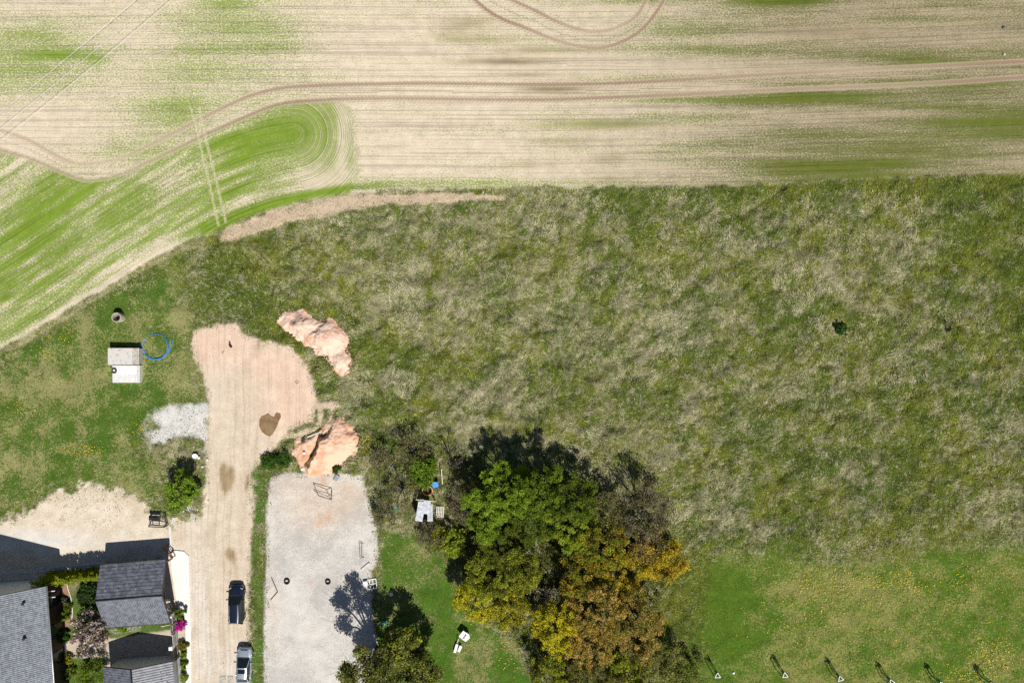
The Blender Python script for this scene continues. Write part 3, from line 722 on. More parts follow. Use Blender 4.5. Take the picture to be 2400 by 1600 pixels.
# ------------------------------------------------------------------ buildings
def metal_roof(depth, length, pitch, wave=.20, course=.35, amp=.022, step=.03, half=False):
    """one sheet of pressed roof: waves across, a small step at each course. local x runs along the eave, local y up the slope"""
    nxw = max(4, int(length / wave)) * 3; nys = max(2, int(depth / course))
    vs = []; fs = []
    rows = []
    for j in range(nys):
        y0 = depth * j / nys; y1 = depth * (j + 1) / nys
        rows.append((y0, step)); rows.append((y1, 0.0))
    for yy, zz in rows:
        for i in range(nxw + 1):
            xx = length * i / nxw
            vs.append((xx, yy, zz + amp * (0.5 + .5 * math.cos(2 * math.pi * i / 3))))
    n = nxw + 1
    for j in range(len(rows) - 1):
        for i in range(nxw):
            fs.append((j * n + i, j * n + i + 1, (j + 1) * n + i + 1, (j + 1) * n + i))
    return vs, fs
def place_roof(mb, origin, ex, up, vs, fs):
    """put the sheet on its slope: ex unit along the eave, up unit up the slope"""
    nz = ex.cross(up).normalized()
    mb.add([origin + ex * v[0] + up * v[1] + nz * v[2] for v in vs], fs)

# the house at the corner: origin under the north-east eave corner, x east, y north
hp = P(167, 1343)
house = thing('house', 'large house with blue grey tiled roof and two small vents, cut by the left edge', 'house', hp, math.radians(4.28))
HE, HR, HW, HL = 4.46, 8.28, 6.7, 17.0
wl_ = M()
wl_.add([(-1.42, -.45, 0), (-12, -.45, 0), (-12, -.45, HE + .55), (-HW, -.45, HR - .25), (-1.42, -.45, HE + .55)], [(0, 1, 2, 3, 4)])
wl_.add([(-12, -.45, 0), (-12, -HL + .4, 0), (-12, -HL + .4, HE + .5), (-12, -.45, HE + .5)], [(0, 1, 2, 3)])
wl_.build('gable_wall', m_wall, house)
we = M(); we.box((-1.55, -HL / 2, 2.45), (.25, HL - .9, 4.9)); we.build('terrace_wall', m_brwall, house)
for yy in (-2.6, -6.2, -9.4):
    fr = M(); fr.box((-1.41, yy, 1.2), (.06, 1.7, 2.2)); f = fr.build('glass_door', mat('window_frame', (.06, .05, .045), .6), house)
    g = M(); g.box((-1.37, yy, 1.2), (.03, 1.5, 2.0)); g.build('pane', mat('glass_dark', (.02, .025, .03), .08, .1), f)
up1 = Vector((-HW, 0, HR - HE)).normalized(); dep = math.hypot(HW, HR - HE)
vs_, fs_ = metal_roof(dep, HL, 0, wave=.22, course=.34, amp=.03, step=.03)
rf = M(); place_roof(rf, Vector((0, -HL, HE)), Vector((0, 1, 0)), up1, vs_, fs_)
place_roof(rf, Vector((-2 * HW, 0, HE)), Vector((0, -1, 0)), Vector((HW, 0, HR - HE)).normalized(), vs_, fs_)
o = rf.build('roof_tiles', m_rhouse, house); o['kind'] = 'stuff'
bb = M(); bb.bar((.02, .03, HE - .05), (-HW, .03, HR - .05), .05, .22); bb.bar((-HW, .03, HR - .05), (-2 * HW, .03, HE - .05), .05, .22); bb.build('verge_board', m_gutter, house)
gt = M(); gt.tube([(.07, .02, HE - .03), (.07, -HL, HE - .03)], .075, 8); gt.build('gutter', m_zinc, house)
rc = M(); rc.tube([(-HW, .02, HR + .03), (-HW, -HL, HR + .03)], .12, 8); rc.build('ridge_cap', m_rhouse, house)
sl = (HR - HE) / HW
for vx, vy in ((-1.75, -1.35), (-1.9, -5.2)):
    zz = HE - vx * sl
    v = M(); v.lathe([(.11, zz - .1), (.10, zz + .38), (.0, zz + .38)], 12, (vx, vy, 0)); vo = v.build('roof_vent', m_zinc if vy > -3 else m_gutter, house)
    c_ = M(); c_.lathe([(.17, zz + .40), (.12, zz + .50), (0, zz + .53)], 12, (vx, vy, 0)); c_.build('vent_cap', m_gutter, vo)
bx = M(); bx.box((-.55, -.9, 3.4), (1.5, .08, .10), ry=.1); bx.box((-.55, -1.6, 3.4), (1.5, .08, .10), ry=.1); bx.build('terrace_beam', m_white, house)

# open timber carport with the dark gabled roof
cc = P(345.75, 1371.75)
cp = thing('carport', 'timber carport under a dark grey gabled metal roof with snow hooks', 'carport', cc, math.radians(4.45))
hx, hy, ze, zr = 3.80, 3.66, 2.62, 4.02
for sgn, nm in ((1, 'north'), (-1, 'south')):
    upv = Vector((0, -sgn * hy, zr - ze)).normalized(); dpt = math.hypot(hy, zr - ze)
    vs_, fs_ = metal_roof(dpt, 2 * hx, 0, wave=.19, course=.36, amp=.02, step=.035)
    mb = M()
    if sgn < 0: place_roof(mb, Vector((-hx, -hy, ze)), Vector((1, 0, 0)), upv, vs_, fs_)
    else: place_roof(mb, Vector((hx, hy, ze)), Vector((-1, 0, 0)), upv, vs_, fs_)
    ro = mb.build('roof_slope', m_rcar, cp)
    tops = [(-2.75, .72), (-1.3, .74), (.75, .74), (2.45, .74)] if sgn > 0 else [(-1.2, .74), (.8, .76), (2.5, .78)]
    low = [(-2.9 + .42 * k, .10 + .06 * (k % 2)) for k in range(15)]
    for hxk, t in tops:
        y = -hy * -sgn * (1 - t) if sgn > 0 else -hy * (1 - t); z = ze + (zr - ze) * t
        g = M(); g.box((hxk, y, z + .12), (.05, .16, .22), rx=.3 * sgn); g.build('snow_hook', m_zinc, ro)
    for hxk, t in low:
        y = sgn * hy * (1 - t); z = ze + (zr - ze) * t
        g = M(); g.box((hxk, y, z + .06), (.035, .09, .10)); g.build('snow_hook', m_gutter, ro)
rd = M(); rd.tube([(-hx, 0, zr + .04), (hx, 0, zr + .04)], .09, 8); rd.build('ridge_cap', m_gutter, cp)
for sx_ in (-1, 1):
    v = M(); v.bar((sx_ * (hx + .02), hy, ze - .06), (sx_ * (hx + .02), 0, zr - .06), .04, .2); v.bar((sx_ * (hx + .02), 0, zr - .06), (sx_ * (hx + .02), -hy, ze - .06), .04, .2); v.build('verge_board', m_gutter, cp)
for sy_ in (-1, 1):
    v = M(); v.tube([(-hx, sy_ * (hy + .06), ze - .03), (hx, sy_ * (hy + .06), ze - .03)], .065, 8); v.build('gutter', m_gutter, cp)
for px_ in (-3.3, 0, 3.3):
    for py_ in (-3.1, 3.1):
        v = M(); v.box((px_, py_, 1.27), (.15, .15, 2.54)); v.build('post', m_brwood, cp)
for py_ in (-3.1, 3.1):
    v = M(); v.box((0, py_, 2.62), (7.2, .14, .16)); v.build('beam', m_brwood, cp)
for px_ in (-3.3, 3.3):
    v = M(); v.box((px_, 0, 2.50), (.13, 6.0, .14)); v.build('beam', m_brwood, cp)
    v = M(); v.box((px_, 0, 3.2), (.12, .12, 1.25)); v.build('king_post', m_brwood, cp)
bw = M(); bw.box((-3.1, 0, 1.1), (.06, 5.9, 2.2)); bw.build('back_wall', m_brwall, cp)

# second outbuilding at the bottom edge, ridge running away from the camera's top
g0 = P(351, 1532)
sh = thing('outbuilding', 'low outbuilding with ribbed grey gabled roof cut by the bottom edge', 'outbuilding', g0, math.radians(4.45))
w2, L2_, e2, r2 = 4.05, 8.0, 2.62, 4.02
for sgn in (-1, 1):
    upv = Vector((-sgn * w2, 0, r2 - e2)).normalized(); dpt = math.hypot(w2, r2 - e2)
    vs_, fs_ = metal_roof(dpt, L2_, 0, wave=.28, course=dpt * .99, amp=.035, step=.0)
    mb = M()
    if sgn > 0: place_roof(mb, Vector((w2, -L2_, e2)), Vector((0, 1, 0)), upv, vs_, fs_)
    else: place_roof(mb, Vector((-w2, 0, e2)), Vector((0, -1, 0)), upv, vs_, fs_)
    ro = mb.build('roof_slope', m_rcar, sh)
    for k in range(11):
        t = .16 + .14 * (k % 2); yy = -.5 - .42 * k
        g = M(); g.box((sgn * w2 * (1 - t), yy, e2 + (r2 - e2) * t + .07), (.16, .05, .08)); g.build('snow_hook', m_zinc, ro)
v = M(); v.tube([(0, .02, r2 + .04), (0, -L2_, r2 + .04)], .09, 8); v.build('ridge_cap', m_gutter, sh)
v = M()
for sgn in (-1, 1): v.bar((sgn * w2, .03, e2 - .04), (0, .03, r2 - .04), .04, .2)
v.build('verge_board', m_gutter, sh)
v = M(); v.tube([(w2 + .07, .02, e2 - .02), (w2 + .07, -L2_, e2 - .02)], .07, 8); v.build('gutter', m_zinc, sh)
v = M(); v.add([(-w2 + .4, -.3, 0), (w2 - .4, -.3, 0), (w2 - .4, -.3, e2 + .08), (0, -.3, r2 - .12), (-w2 + .4, -.3, e2 + .08)], [(4, 3, 2, 1, 0)])
v.box((w2 - .46, -L2_ / 2 - .3, 1.3), (.12, L2_ - .5, 2.6)); v.box((-w2 + .46, -L2_ / 2 - .3, 1.3), (.12, L2_ - .5, 2.6)); v.build('wall', m_wall, sh)

# concrete base and thuja hedge on the north side of the garden
kb = M(); kb.bar(P(-60, 1346, .10), P(250, 1322, .10), .45, .25)
tag(kb.build('kerb', mat('concrete_kerb', (.50, .49, .47), .9, .08, 3), None), 'long pale concrete footing in the shade on the north side of the hedge', 'kerb')

# concrete apron
pv = M()
pts = [(401, 1305), (414, 1289), (428, 1290), (443, 1301), (446, 1440), (450, 1700), (436, 1700), (434, 1500), (436, 1440), (430, 1395), (416, 1350), (402, 1330)]
pts2 = [P(a, b).xy[:] for a, b in [(402, 1292), (412, 1289), (432, 1291), (443, 1302), (446, 1400), (448, 1480), (451, 1700), (437, 1700), (436, 1470), (433, 1436), (420, 1437), (402, 1330)]]
pv.poly(pts2, -.1, .12)
tag(pv.build('pavement', mat('pale_pavement', (.80, .76, .70), .9, .05, 3)), kind='structure')
ks = M(); ks.poly([P(a, b).xy[:] for a, b in [(397, 1232), (401, 1232), (404, 1286), (400, 1287)]], -.1, .10)
tag(ks.build('kerb_strip', m_concw), kind='structure')
# slabs by the road
for k, px_ in enumerate((522, 540)):
    t = thing('drain_cover', ('left' if k == 0 else 'right') + ' one of two light slatted covers in the road by the silver car', 'drain cover', P(px_, 1592, .004), 0, 'slatted covers in the road')
    f = M(); f.box((0, 0, .01), (.72, .95, .02)); f.build('frame', mat('cover_frame', (.40, .36, .31), .9), t)
    for j in range(7):
        b_ = M(); b_.box((-.27 + .09 * j, 0, .03), (.055, .85, .02)); b_.build('slat', m_conc, t)

# ------------------------------------------------------------------ spoil heaps and puddle
def heap(name, outline, height, label, material, res=.09):
    xs_ = [p[0] for p in outline]; ys_ = [p[1] for p in outline]
    x0, x1, y0, y1 = min(xs_) - 8, max(xs_) + 8, min(ys_) - 8, max(ys_) + 8
    nx_ = int((x1 - x0) / S / res) + 1; ny_ = int((y1 - y0) / S / res) + 1
    gx, gy_ = np.meshgrid(np.linspace(x0, x1, nx_), np.linspace(y1, y0, ny_))
    wx = (gx - 1200) / S; wy = (800 - gy_) / S
    jx = gx + (fbm(wx, wy, .8, 201, 4, .65) - .5) * 22; jy = gy_ + (fbm(wx, wy, .8, 203, 4, .65) - .5) * 22
    sd = sd_poly(jx, jy, outline) - 5
    h = height(gx, gy_, -sd / S, wx, wy)
    z = np.where(sd < 4, h, -.3)
    i = np.arange(nx_ * ny_).reshape(ny_, nx_)
    q = np.stack([i[:-1, :-1], i[:-1, 1:], i[1:, 1:], i[1:, :-1]], -1).reshape(-1, 4)
    zq = z.ravel()[q].max(1); q = q[zq > -.2]
    c = P((x0 + x1) / 2, (y0 + y1) / 2)
    V = np.stack([wx - c.x, wy - c.y, z], -1).reshape(-1, 3)
    u, inv = np.unique(q, return_inverse=True)
    o, me = mesh_from_arrays(name, V[u], inv.reshape(-1, 4), 4, material)
    o.location = c
    tag(o, label, 'soil heap', 'heaps of dug earth')
    return o
def h1(gx, gy_, ins, wx, wy):
    def g(cx, c_y, rx, ry): return np.exp(-((gx - cx) / rx) ** 2 - ((gy_ - c_y) / ry) ** 2)
    base = sstep(-.05, .9, ins)
    z = .10 * sstep(0, .12, ins) + .68 * base * (.25 + 1.25 * g(700, 762, 30, 20) + 1.5 * g(762, 792, 34, 26) + .8 * g(800, 850, 20, 20)) - .45 * g(690, 752, 10, 8) - .35 * g(744, 772, 10, 8)
    clod = (fbm(wx, wy, .45, 211, 5, .75) - .5) * (.34 + .5 * g(748, 775, 16, 14)) + (fbm(wx, wy, 1.3, 213, 3) - .5) * .35
    return z + clod * sstep(-.05, .25, ins) - .03
def h2(gx, gy_, ins, wx, wy):
    base = sstep(-.05, .85, ins)
    d, s_, _ = pline(gx, gy_, [(776, 1000), (768, 1018), (750, 1030), (744, 1052), (735, 1068), (722, 1090), (712, 1102)])
    sideE = np.where(s_ * np.sign(pline(np.array([790.0]), np.array([1060.0]), [(776, 1000), (768, 1018), (750, 1030), (744, 1052), (735, 1068), (722, 1090), (712, 1102)])[1][0]) > 0, d, -d)
    wob = (fbm(wx, wy, .5, 215, 3) - .5) * 8
    hi = sstep(-1, 7, sideE + wob) * (1.25 * np.exp(-(np.clip(sideE - 8, 0, None) / 62) ** 2))
    lo = .35 + .25 * fbm(wx, wy, .8, 217, 3)
    z = .10 * sstep(0, .12, ins) + base * np.maximum(lo * .7, hi * (.5 + .5 * sstep(1108, 1050, gy_)) * (.35 + .65 * sstep(985, 1040, gy_)))
    z -= base * .55 * np.exp(-((sideE + 5 + wob) / 4.5) ** 2) * sstep(1000, 1025, gy_)
    clod = (fbm(wx, wy, .4, 219, 5, .75) - .5) * (.26 + .5 * np.exp(-((gx - 768) / 22) ** 2 - ((gy_ - 1022) / 16) ** 2))
    return z + clod * sstep(-.05, .25, ins) - .03
ms1 = soil_mat('pink_soil', (.70, .52, .41), (.60, .33, .23), .47)
ms2 = soil_mat('orange_soil', (.70, .48, .34), (.58, .30, .18), .46)
heap('soil_heap', HEAP1, h1, 'long pale pink soil heap with three humps beside the bare track head', ms1)
heap('soil_heap', HEAP2, h2, 'orange soil heap split by a dark crack above the gravel lot', ms2)
pd = M(); pw = [(608, 985), (612, 976), (622, 972), (628, 968), (634, 974), (643, 977), (646, 968), (650, 966), (657, 968), (659, 976), (654, 986), (650, 998), (645, 1008), (638, 1018), (632, 1022), (622, 1018), (613, 1010), (608, 998)]
nn = len(pw); pd.add([P(a, b, .045) for a, b in pw], [tuple(range(nn - 1, -1, -1))])
tag(pd.build('puddle', mat('muddy_water', (.20, .115, .055), .12, scale=.8, col2=(.26, .185, .095), spec=.5)), kind='structure')
def board(name, label, cat, a, b, w, h, m, z=.12, group=None):
    a = Vector(a); b = Vector(b); c = (a + b) / 2; d = b - a
    mb = M(); mb.box((0, 0, 0), (d.length, w, h), bev=.01)
    o = mb.build(name, m, None, c + Vector((0, 0, z)), (0, -math.asin(d.z / d.length), math.atan2(d.y, d.x)))
    return tag(o, label, cat, group)
board('plank', 'long pale plank on the grass beside the cracked orange soil heap', 'plank', P(721, 1024, .1), P(756, 1010, .25), .16, .05, m_palew)
board('plank', 'short dark board lying behind the low end of the cracked soil heap', 'plank', P(708, 1035, .1), P(718, 1026, .3), .2, .06, m_steel, .15)
def stone(label, p, r, m, name='stone', cat='stone', sq=.7):
    bm = bmesh.new(); bmesh.ops.create_icosphere(bm, subdivisions=2, radius=r)
    rr = random.Random(int(p.x * 100) + int(p.y * 100))
    for v in bm.verts: v.co *= rr.uniform(.8, 1.15); v.co.z *= sq
    me = bpy.data.meshes.new(name); bm.to_mesh(me); bm.free(); me.materials.append(m)
    o = bpy.data.objects.new(name, me); C.objects.link(o); o.location = p + Vector((0, 0, r * sq * .7)); return tag(o, label, cat)
stone('white stone at the bottom left foot of the cracked soil heap', P(709, 1098), .22, m_white)
stone('white stone on the low side of the cracked soil heap', P(716, 1059, .5), .17, m_white)
sl_ = M(); sl_.box((0, 0, .1), (.5, .75, .2), bev=.03); tag(sl_.build('stone_block', mat('grey_block', (.30, .32, .36), .9), None, P(789, 1119), (0, 0, -.5)), 'grey block on the gravel lot below the cracked soil heap', 'stone block')
stone('pale stone in the green lawn at the bottom right', P(1719, 1575), .16, m_white)
stone('white rock lying in the crop rows at the right edge of the field', P(2353, 128), .17, m_conc)
stone('dark stone in the crop rows right of the field tracks', P(2352, 66), .18, m_grey)

# ------------------------------------------------------------------ left meadow: concrete pieces, tyre, hose
t = thing('concrete_pipe', 'upright round concrete pipe section standing on the grass', 'concrete pipe', P(283, 744))
b_ = M(); b_.lathe([(.58, 0), (.58, .95), (.56, .98), (.47, .98), (.46, .95), (.46, .02)], 40); b_.build('ring', mat('pipe_concrete', (.40, .35, .28), .9, .12, 4, .01), t)
b_ = M(); b_.lathe([(.46, .03), (0, .03)], 40); b_.build('pipe_floor', mat('pipe_soil', (.10, .08, .06), .95), t)
t = thing('concrete_tank', 'upper grey concrete tank with slatted right end and dark stain', 'concrete tank', P(301.5, 834.5))
b_ = M(); b_.box((0, 0, .5), (3.55, 1.85, 1.0), bev=.02); b_.build('tank_body', m_conc, t)
b_ = M(); b_.box((-.40, 0, 1.04), (2.94, 1.98, .10), bev=.015); b_.build('lid', mat('stained_lid', (.56, .53, .49), .9, .1, 3, .004, col2=(.28, .27, .25), thr=.40, soft=.06), t)
for k in range(4):
    b_ = M(); b_.box((1.19 + .19 * k, 0, 1.035), (.16, 1.96, .09), bev=.01); b_.build('slat', mat('slat_concrete', (.50, .46, .40), .9, .15, 6) if k == 0 else bpy.data.materials['slat_concrete'], t)
t = thing('concrete_tank', 'lower whitish concrete tank carrying a tyre', 'concrete tank', P(303.2, 875.5))
b_ = M(); b_.box((0, 0, .32), (3.18, 2.02, .64), bev=.02); b_.build('tank_body', m_concw, t)
b_ = M(); b_.box((0, 0, .68), (3.24, 2.06, .08), bev=.02); b_.build('lid', mat('white_lid', (.66, .65, .63), .9, .06, 4), t)
b_ = M(); b_.box((.02, .5, .735), (2.2, .92, .03), bev=.01); b_.build('cover_sheet', mat('white_sheet', (.82, .82, .82), .7, .03, 4), t)
b_ = M(); b_.box((1.44, 0, .74), (.07, 1.9, .04)); b_.build('edge_strip', m_conc, t)
def tyre(label, p, r, w, m=None, group=None):
    t = thing('tyre', label, 'tyre', p, random.uniform(0, 6), group)
    ri = r * .58
    b_ = M(); b_.lathe([(ri, w * .12), (r * .80, 0), (r * .97, w * .12), (r, w * .3), (r, w * .7), (r * .97, w * .88), (r * .80, w), (ri, w * .88), (ri * 1.04, w * .5)], 32, closed=True)
    o = b_.build('tyre_wall', m or m_black, t)
    b_ = M()
    for k in range(20):
        a = k * math.pi / 10; b_.box((r * math.cos(a), r * math.sin(a), w / 2), (.025, .05, w * .6), rz=a)
    b_.build('tread', m or m_black, t); return t
tyre('old tyre lying on the lower white concrete tank', P(276.5, 868, .72), .31, .18, mat('old_rubber', (.06, .045, .04), .9))
tyre('left black tyre lying on the gravel lot', P(673, 1361), .345, .22, None, 'tyres on the gravel lot')
tyre('right black tyre on the gravel lot nearer the tree shadow', P(769, 1362), .32, .20, None, 'tyres on the gravel lot')
t = thing('hose_coil', 'coil of blue plastic water pipe with a loose end on the grass', 'hose', P(366, 812))
mh = mat('blue_pipe', (.03, .24, .60), .4, .12, 3, spec=.5)
for k, (r, a0, a1, zz) in enumerate(((1.53, 2.3, 2.3 + 6.1, .07), (1.58, 3.3, 3.3 + 3.0, .12), (1.47, 3.4, 3.4 + 3.6, .16))):
    b_ = M(); pts = [((r + .03 * math.sin(3 * a)) * math.cos(a), (r + .03 * math.cos(2 * a)) * math.sin(a) * 1.02, zz + .03 * math.sin(5 * a)) for a in np.linspace(a0, a1, 50)]
    b_.tube(pts, .038, 6); b_.build('pipe_turn', mh, t)
b_ = M(); pts = smooth_pts([(.0, -1.55, .16), (.7, -1.42, .14), (1.25, -1.0, .12), (1.7, -.45, .1), (1.95, .25, .12), (2.08, .85, .06)], 5); b_.tube(pts, .038, 6); b_.build('loose_end', mh, t)
b_ = M(); b_.tube(smooth_pts([(-1.5, .2, .05), (-1.75, -.4, .05), (-1.9, .3, .05), (-2.05, .95, .06)], 5), .03, 6); b_.build('loose_end', mh, t)

# small things on the track head
t = thing('bent_pipe', 'short black bent pipe end sticking out of the bare soil', 'pipe', P(542, 812))
b_ = M(); b_.tube([(0, 0, -.1), (0, .02, .25), (-.03, .14, .42), (-.06, .34, .46)], .09, 10); b_.build('elbow', m_black, t)
b_ = M(); b_.lathe([(.14, .0), (.14, .12), (.09, .14)], 14); b_.build('collar', m_steel, t)
for (px_, py_, lab, rr_) in ((696, 895, 'small dark wire ring lying on the bare track head near the pale heap', .17), (522, 825, 'small grey wire ring on the pink soil near the black pipe', .13)):
    b_ = M(); b_.tube([(rr_ * math.cos(a), rr_ * math.sin(a), .03) for a in np.linspace(0, 6.0, 22)], .022, 5); tag(b_.build('wire_ring', m_grey, None, P(px_, py_)), lab, 'wire ring')

# ------------------------------------------------------------------ yard corner: rack, planks, pallets
t = thing('steel_rack', 'dark steel frame rack with bars and a black box, in the yard', 'rack', P(374, 1218), math.radians(-2))
c0 = [(-.95, .62), (.92, .66), (1.18, -.52), (-.75, -.45)]
b_ = M()
for i in range(4): a, b2 = c0[i], c0[(i + 1) % 4]; b_.bar((a[0], a[1], .62), (b2[0], b2[1], .62), .09)
b_.build('top_frame', m_steel, t)
for a in c0:
    b_ = M(); b_.bar((a[0] * .97, a[1] * .97, -.05), (a[0] * .97, a[1] * .97, .6), .07); b_.build('leg', m_steel, t)
for k in range(5):
    yy = .42 - .2 * k; b_ = M(); b_.bar((-.85 + .03 * k, yy, .64), (.25, yy, .64), .06, .03); b_.build('bar', m_grey, t)
b_ = M(); b_.bar((.28, .62, .60), (.30, -.47, .60), .07); b_.build('cross_bar', m_steel, t)
b_ = M(); b_.bar((-.75, -.45, .6), (-1.3, -.85, .05), .06); b_.bar((1.18, -.52, .6), (.55, -.86, .05), .09); b_.bar((-1.3, -.85, .05), (.55, -.86, .05), .05); b_.build('ramp', m_steel, t)
b_ = M(); b_.box((-.28, .40, .80), (1.1, .36, .28), bev=.04); b_.build('box', m_black, t)
board('plank', 'left one of two pale boards lying side by side by the steel rack', 'plank', P(403, 1226, .05), P(415, 1193, .05), .2, .05, m_palew, .03, 'pale boards by the rack')
board('plank', 'right one of two pale boards lying side by side by the steel rack', 'plank', P(407, 1228, .05), P(419, 1195, .05), .15, .05, m_palew, .03, 'pale boards by the rack')
t = thing('sheet_stack', 'small stack of white sheets on the ground under the bright green young tree', 'sheet stack', P(425, 1204), .02)
for k in range(3): b_ = M(); b_.box((.02 * k, .03 * k, .03 + .05 * k), (.88 - .05 * k, .76, .045)); b_.build('sheet', m_white, t)
def pallet(label, p, rz, w, d, n, h=.14, m=None, group=None, tilt=None):
    t = thing('pallet', label, 'pallet', p, rz, group); m = m or m_palew
    if tilt: t.rotation_euler = (tilt[0], tilt[1], rz)
    me = None
    for k in range(n):
        x = -w / 2 + (k + .5) * w / n
        if me is None:
            b_ = M(); b_.box((0, 0, 0), (w / n * .62, d, .025)); o = b_.build('slat', m, t); me = o.data
        else:
            o = bpy.data.objects.new('slat', me); C.objects.link(o); o.parent = t
        o.location = (x, 0, h)
    for k in (-1, 0, 1):
        b_ = M(); b_.box((0, k * (d / 2 - .05), h / 2 - .01), (w, .09, h - .03)); b_.build('bearer', m_wood, t)
    return t
pallet('small pale slatted crate standing on the grass at the yard corner', P(455, 1209), math.radians(-12), .62, .8, 5, .30)
pallet('thin slatted pallet half hidden in grass below the bright green young tree', P(452, 1191), math.radians(-15), 1.5, .8, 7, .10)
t = thing('wooden_rack', 'dark angled timber frame at the top right corner of the carport', 'frame', P(403, 1296), math.radians(10))
for a, b2 in (((-.35, 1.05, .9), (.35, -.35, .9)), ((-.1, 1.1, .9), (.5, -.25, .9)), ((.35, -.35, .9), (-.55, -.75, .9)), ((-.35, 1.05, .02), (-.35, 1.05, .9)), ((.42, -.3, .02), (.42, -.3, 1.1)), ((-.55, -.75, .02), (-.55, -.75, .9))):
    b_ = M(); b_.bar(a, b2, .11); b_.build('timber', m_brwood, t)
b_ = M(); b_.box((0, 0, .2), (.55, .4, .4), bev=.02); tag(b_.build('crate', mat('grey_crate', (.30, .29, .26), .9), None, P(375, 1306)), 'grey box on the shaded ground behind the carport', 'box')

# ------------------------------------------------------------------ garden fence and gate towards the pavement
def pillar(label, p, rz=math.radians(4.5)):
    t = thing('pillar', label, 'pillar', p, rz, 'garden fence pillars')
    b_ = M(); b_.box((0, 0, .85), (.32, .32, 1.7)); b_.build('shaft', m_concw, t)
    b_ = M(); b_.box((0, 0, 1.74), (.44, .44, .10), bev=.03); b_.build('cap', m_white, t); return t
def fence(label, a, b, h=1.6, n=None, m=m_fencew):
    a = P(*a); b = P(*b); d = b - a; L = d.length; t = thing('fence', label, 'fence', a, math.atan2(d.y, d.x))
    n = n or max(3, int(L / .14)); me = None
    for k in range(n):
        if me is None: b_ = M(); b_.box((0, 0, 0), (L / n * .86, .03, h), bev=.005); o = b_.build('plank', m, t); me = o.data
        else: o = bpy.data.objects.new('plank', me); C.objects.link(o); o.parent = t
        o.location = ((k + .5) * L / n, 0, h / 2 + .06)
    for zz in (.4, 1.3):
        b_ = M(); b_.box((L / 2, .04, zz), (L, .05, .09)); b_.build('rail', m_wood, t)
    for k in (0, .5, 1):
        b_ = M(); b_.box((k * (L - .1) + .05, .06, h / 2), (.1, .08, h)); b_.build('post', m_wood, t)
    return t
pillar('white capped fence pillar nearer the carport', P(415, 1430))
pillar('white capped fence pillar below the garden gate', P(416.5, 1504))
fence('short grey board fence between the upper pillar and the gate', (415.5, 1434), (417, 1472))
fence('dark board fence running down beside the ribbed outbuilding', (418, 1508), (426, 1640))
fence('short fence between the carport and the upper pillar', (396, 1432), (413, 1428), 1.3)
t = thing('garden_gate', 'light slatted garden gate between two pillars', 'gate', P(417, 1476), math.atan2(-1, .05))
b_ = M(); b_.box((.6, 0, 1.28), (1.2, .05, .08)); b_.box((.6, 0, .28), (1.2, .05, .08)); b_.build('rail', m_concw, t)
for k in range(7): b_ = M(); b_.box((.09 + .17 * k, .04, .78), (.07, .03, 1.2)); b_.build('slat', m_concw, t)
st_ = M(); st_.box((0, 0, .12), (.42, 1.65, .24), bev=.02); st_o = st_.build('bench', m_white, None, P(153, 1520)); tag(st_o, 'long white low bench beside the terrace wall of the house', 'bench')
kr = M(); kr.tube([P(a, b, .06) for a, b in smooth_pts([(158, 1364), (160, 1378), (166, 1396), (170, 1418), (170, 1440), (167, 1462)], 4)], .06, 6)
tag(kr.build('bed_edging', m_concw), 'curved pale stone edging between bark bed and lawn', 'edging')
rk = M()
for a, b2 in (((0, 0, .02), (.25, .35, 1.1)), ((.25, .35, 1.1), (.7, .1, .02)), ((.12, .1, .6), (.5, .25, .6))): rk.bar(a, b2, .07)
tag(rk.build('sawhorse', m_palew, None, P(384, 1465)), 'pale wooden trestle on the grass below the carport', 'trestle')

# ------------------------------------------------------------------ things on the gravel lot
t = thing('football_goal', 'small grey metal football goal on the gravel lot', 'football goal', P(758, 1156), 0)
def L_(px_, py_, z=0, c=(758, 1156)): return ((px_ - c[0]) / S, (c[1] - py_) / S, z)
for nm, pts in (('crossbar', [L_(740, 1142, .95), L_(783, 1154, .95)]), ('post', [L_(740, 1142, .95), L_(747, 1161, .03)]), ('post', [L_(783, 1154, .95), L_(777, 1171, .03)]),
                ('ground_bar', [L_(747, 1161, .03), L_(777, 1171, .03)]), ('top_stay', [L_(742, 1145, .95), L_(771, 1158, .92)]), ('net_bar', [L_(771, 1158, .92), L_(783, 1154, .95)]), ('net_bar', [L_(771, 1158, .92), L_(777, 1171, .03)]), ('side_bar', [L_(783, 1154, .95), L_(781, 1160, .4)])):
    b_ = M(); b_.tube(pts, .035, 8); b_.build(nm, m_grey, t)
t = thing('metal_frame', 'thin rusty metal frame lying at the right side of the gravel lot', 'metal frame', P(847, 1288), 0)
for a, b2 in (((-.2, .95, .25), (-.1, -.95, .25)), ((.12, .85, .25), (.10, -.8, .25)), ((-.2, .95, .25), (.12, .85, .25)), ((-.1, -.95, .25), (.35, -.85, .03)), ((-.15, .1, .25), (.11, .1, .25)), ((-.2, .95, .25), (.3, .8, .02)), ((.10, -.8, .25), (.3, -.85, .02))):
    b_ = M(); b_.tube([a, b2], .022, 6); b_.build('tube', mat('rusty_tube', (.16, .12, .10), .7) if 'rusty_tube' not in bpy.data.materials else bpy.data.materials['rusty_tube'], t)
t = thing('angle_bar', 'dark bent metal bar forming a wide V at the left edge of the gravel lot', 'metal bar', P(651, 1386), 0)
for a, b2 in (((0, 0), (-.75, 1.75)), ((0, 0), (-.85, -.98))):
    b_ = M(); b_.bar((*a, .05), (*b2, .05), .07, .07); b_.build('arm', m_steel, t)
board('plank', 'pale plank with dark edge on the right side of the gravel lot', 'plank', P(847, 1334, .05), P(867, 1318, .05), .22, .08, m_palew, .05)
t = thing('white_grid_frame', 'white grid frame lying at the right edge of the gravel lot by the tree shadow', 'frame', P(871, 1367), math.radians(8))
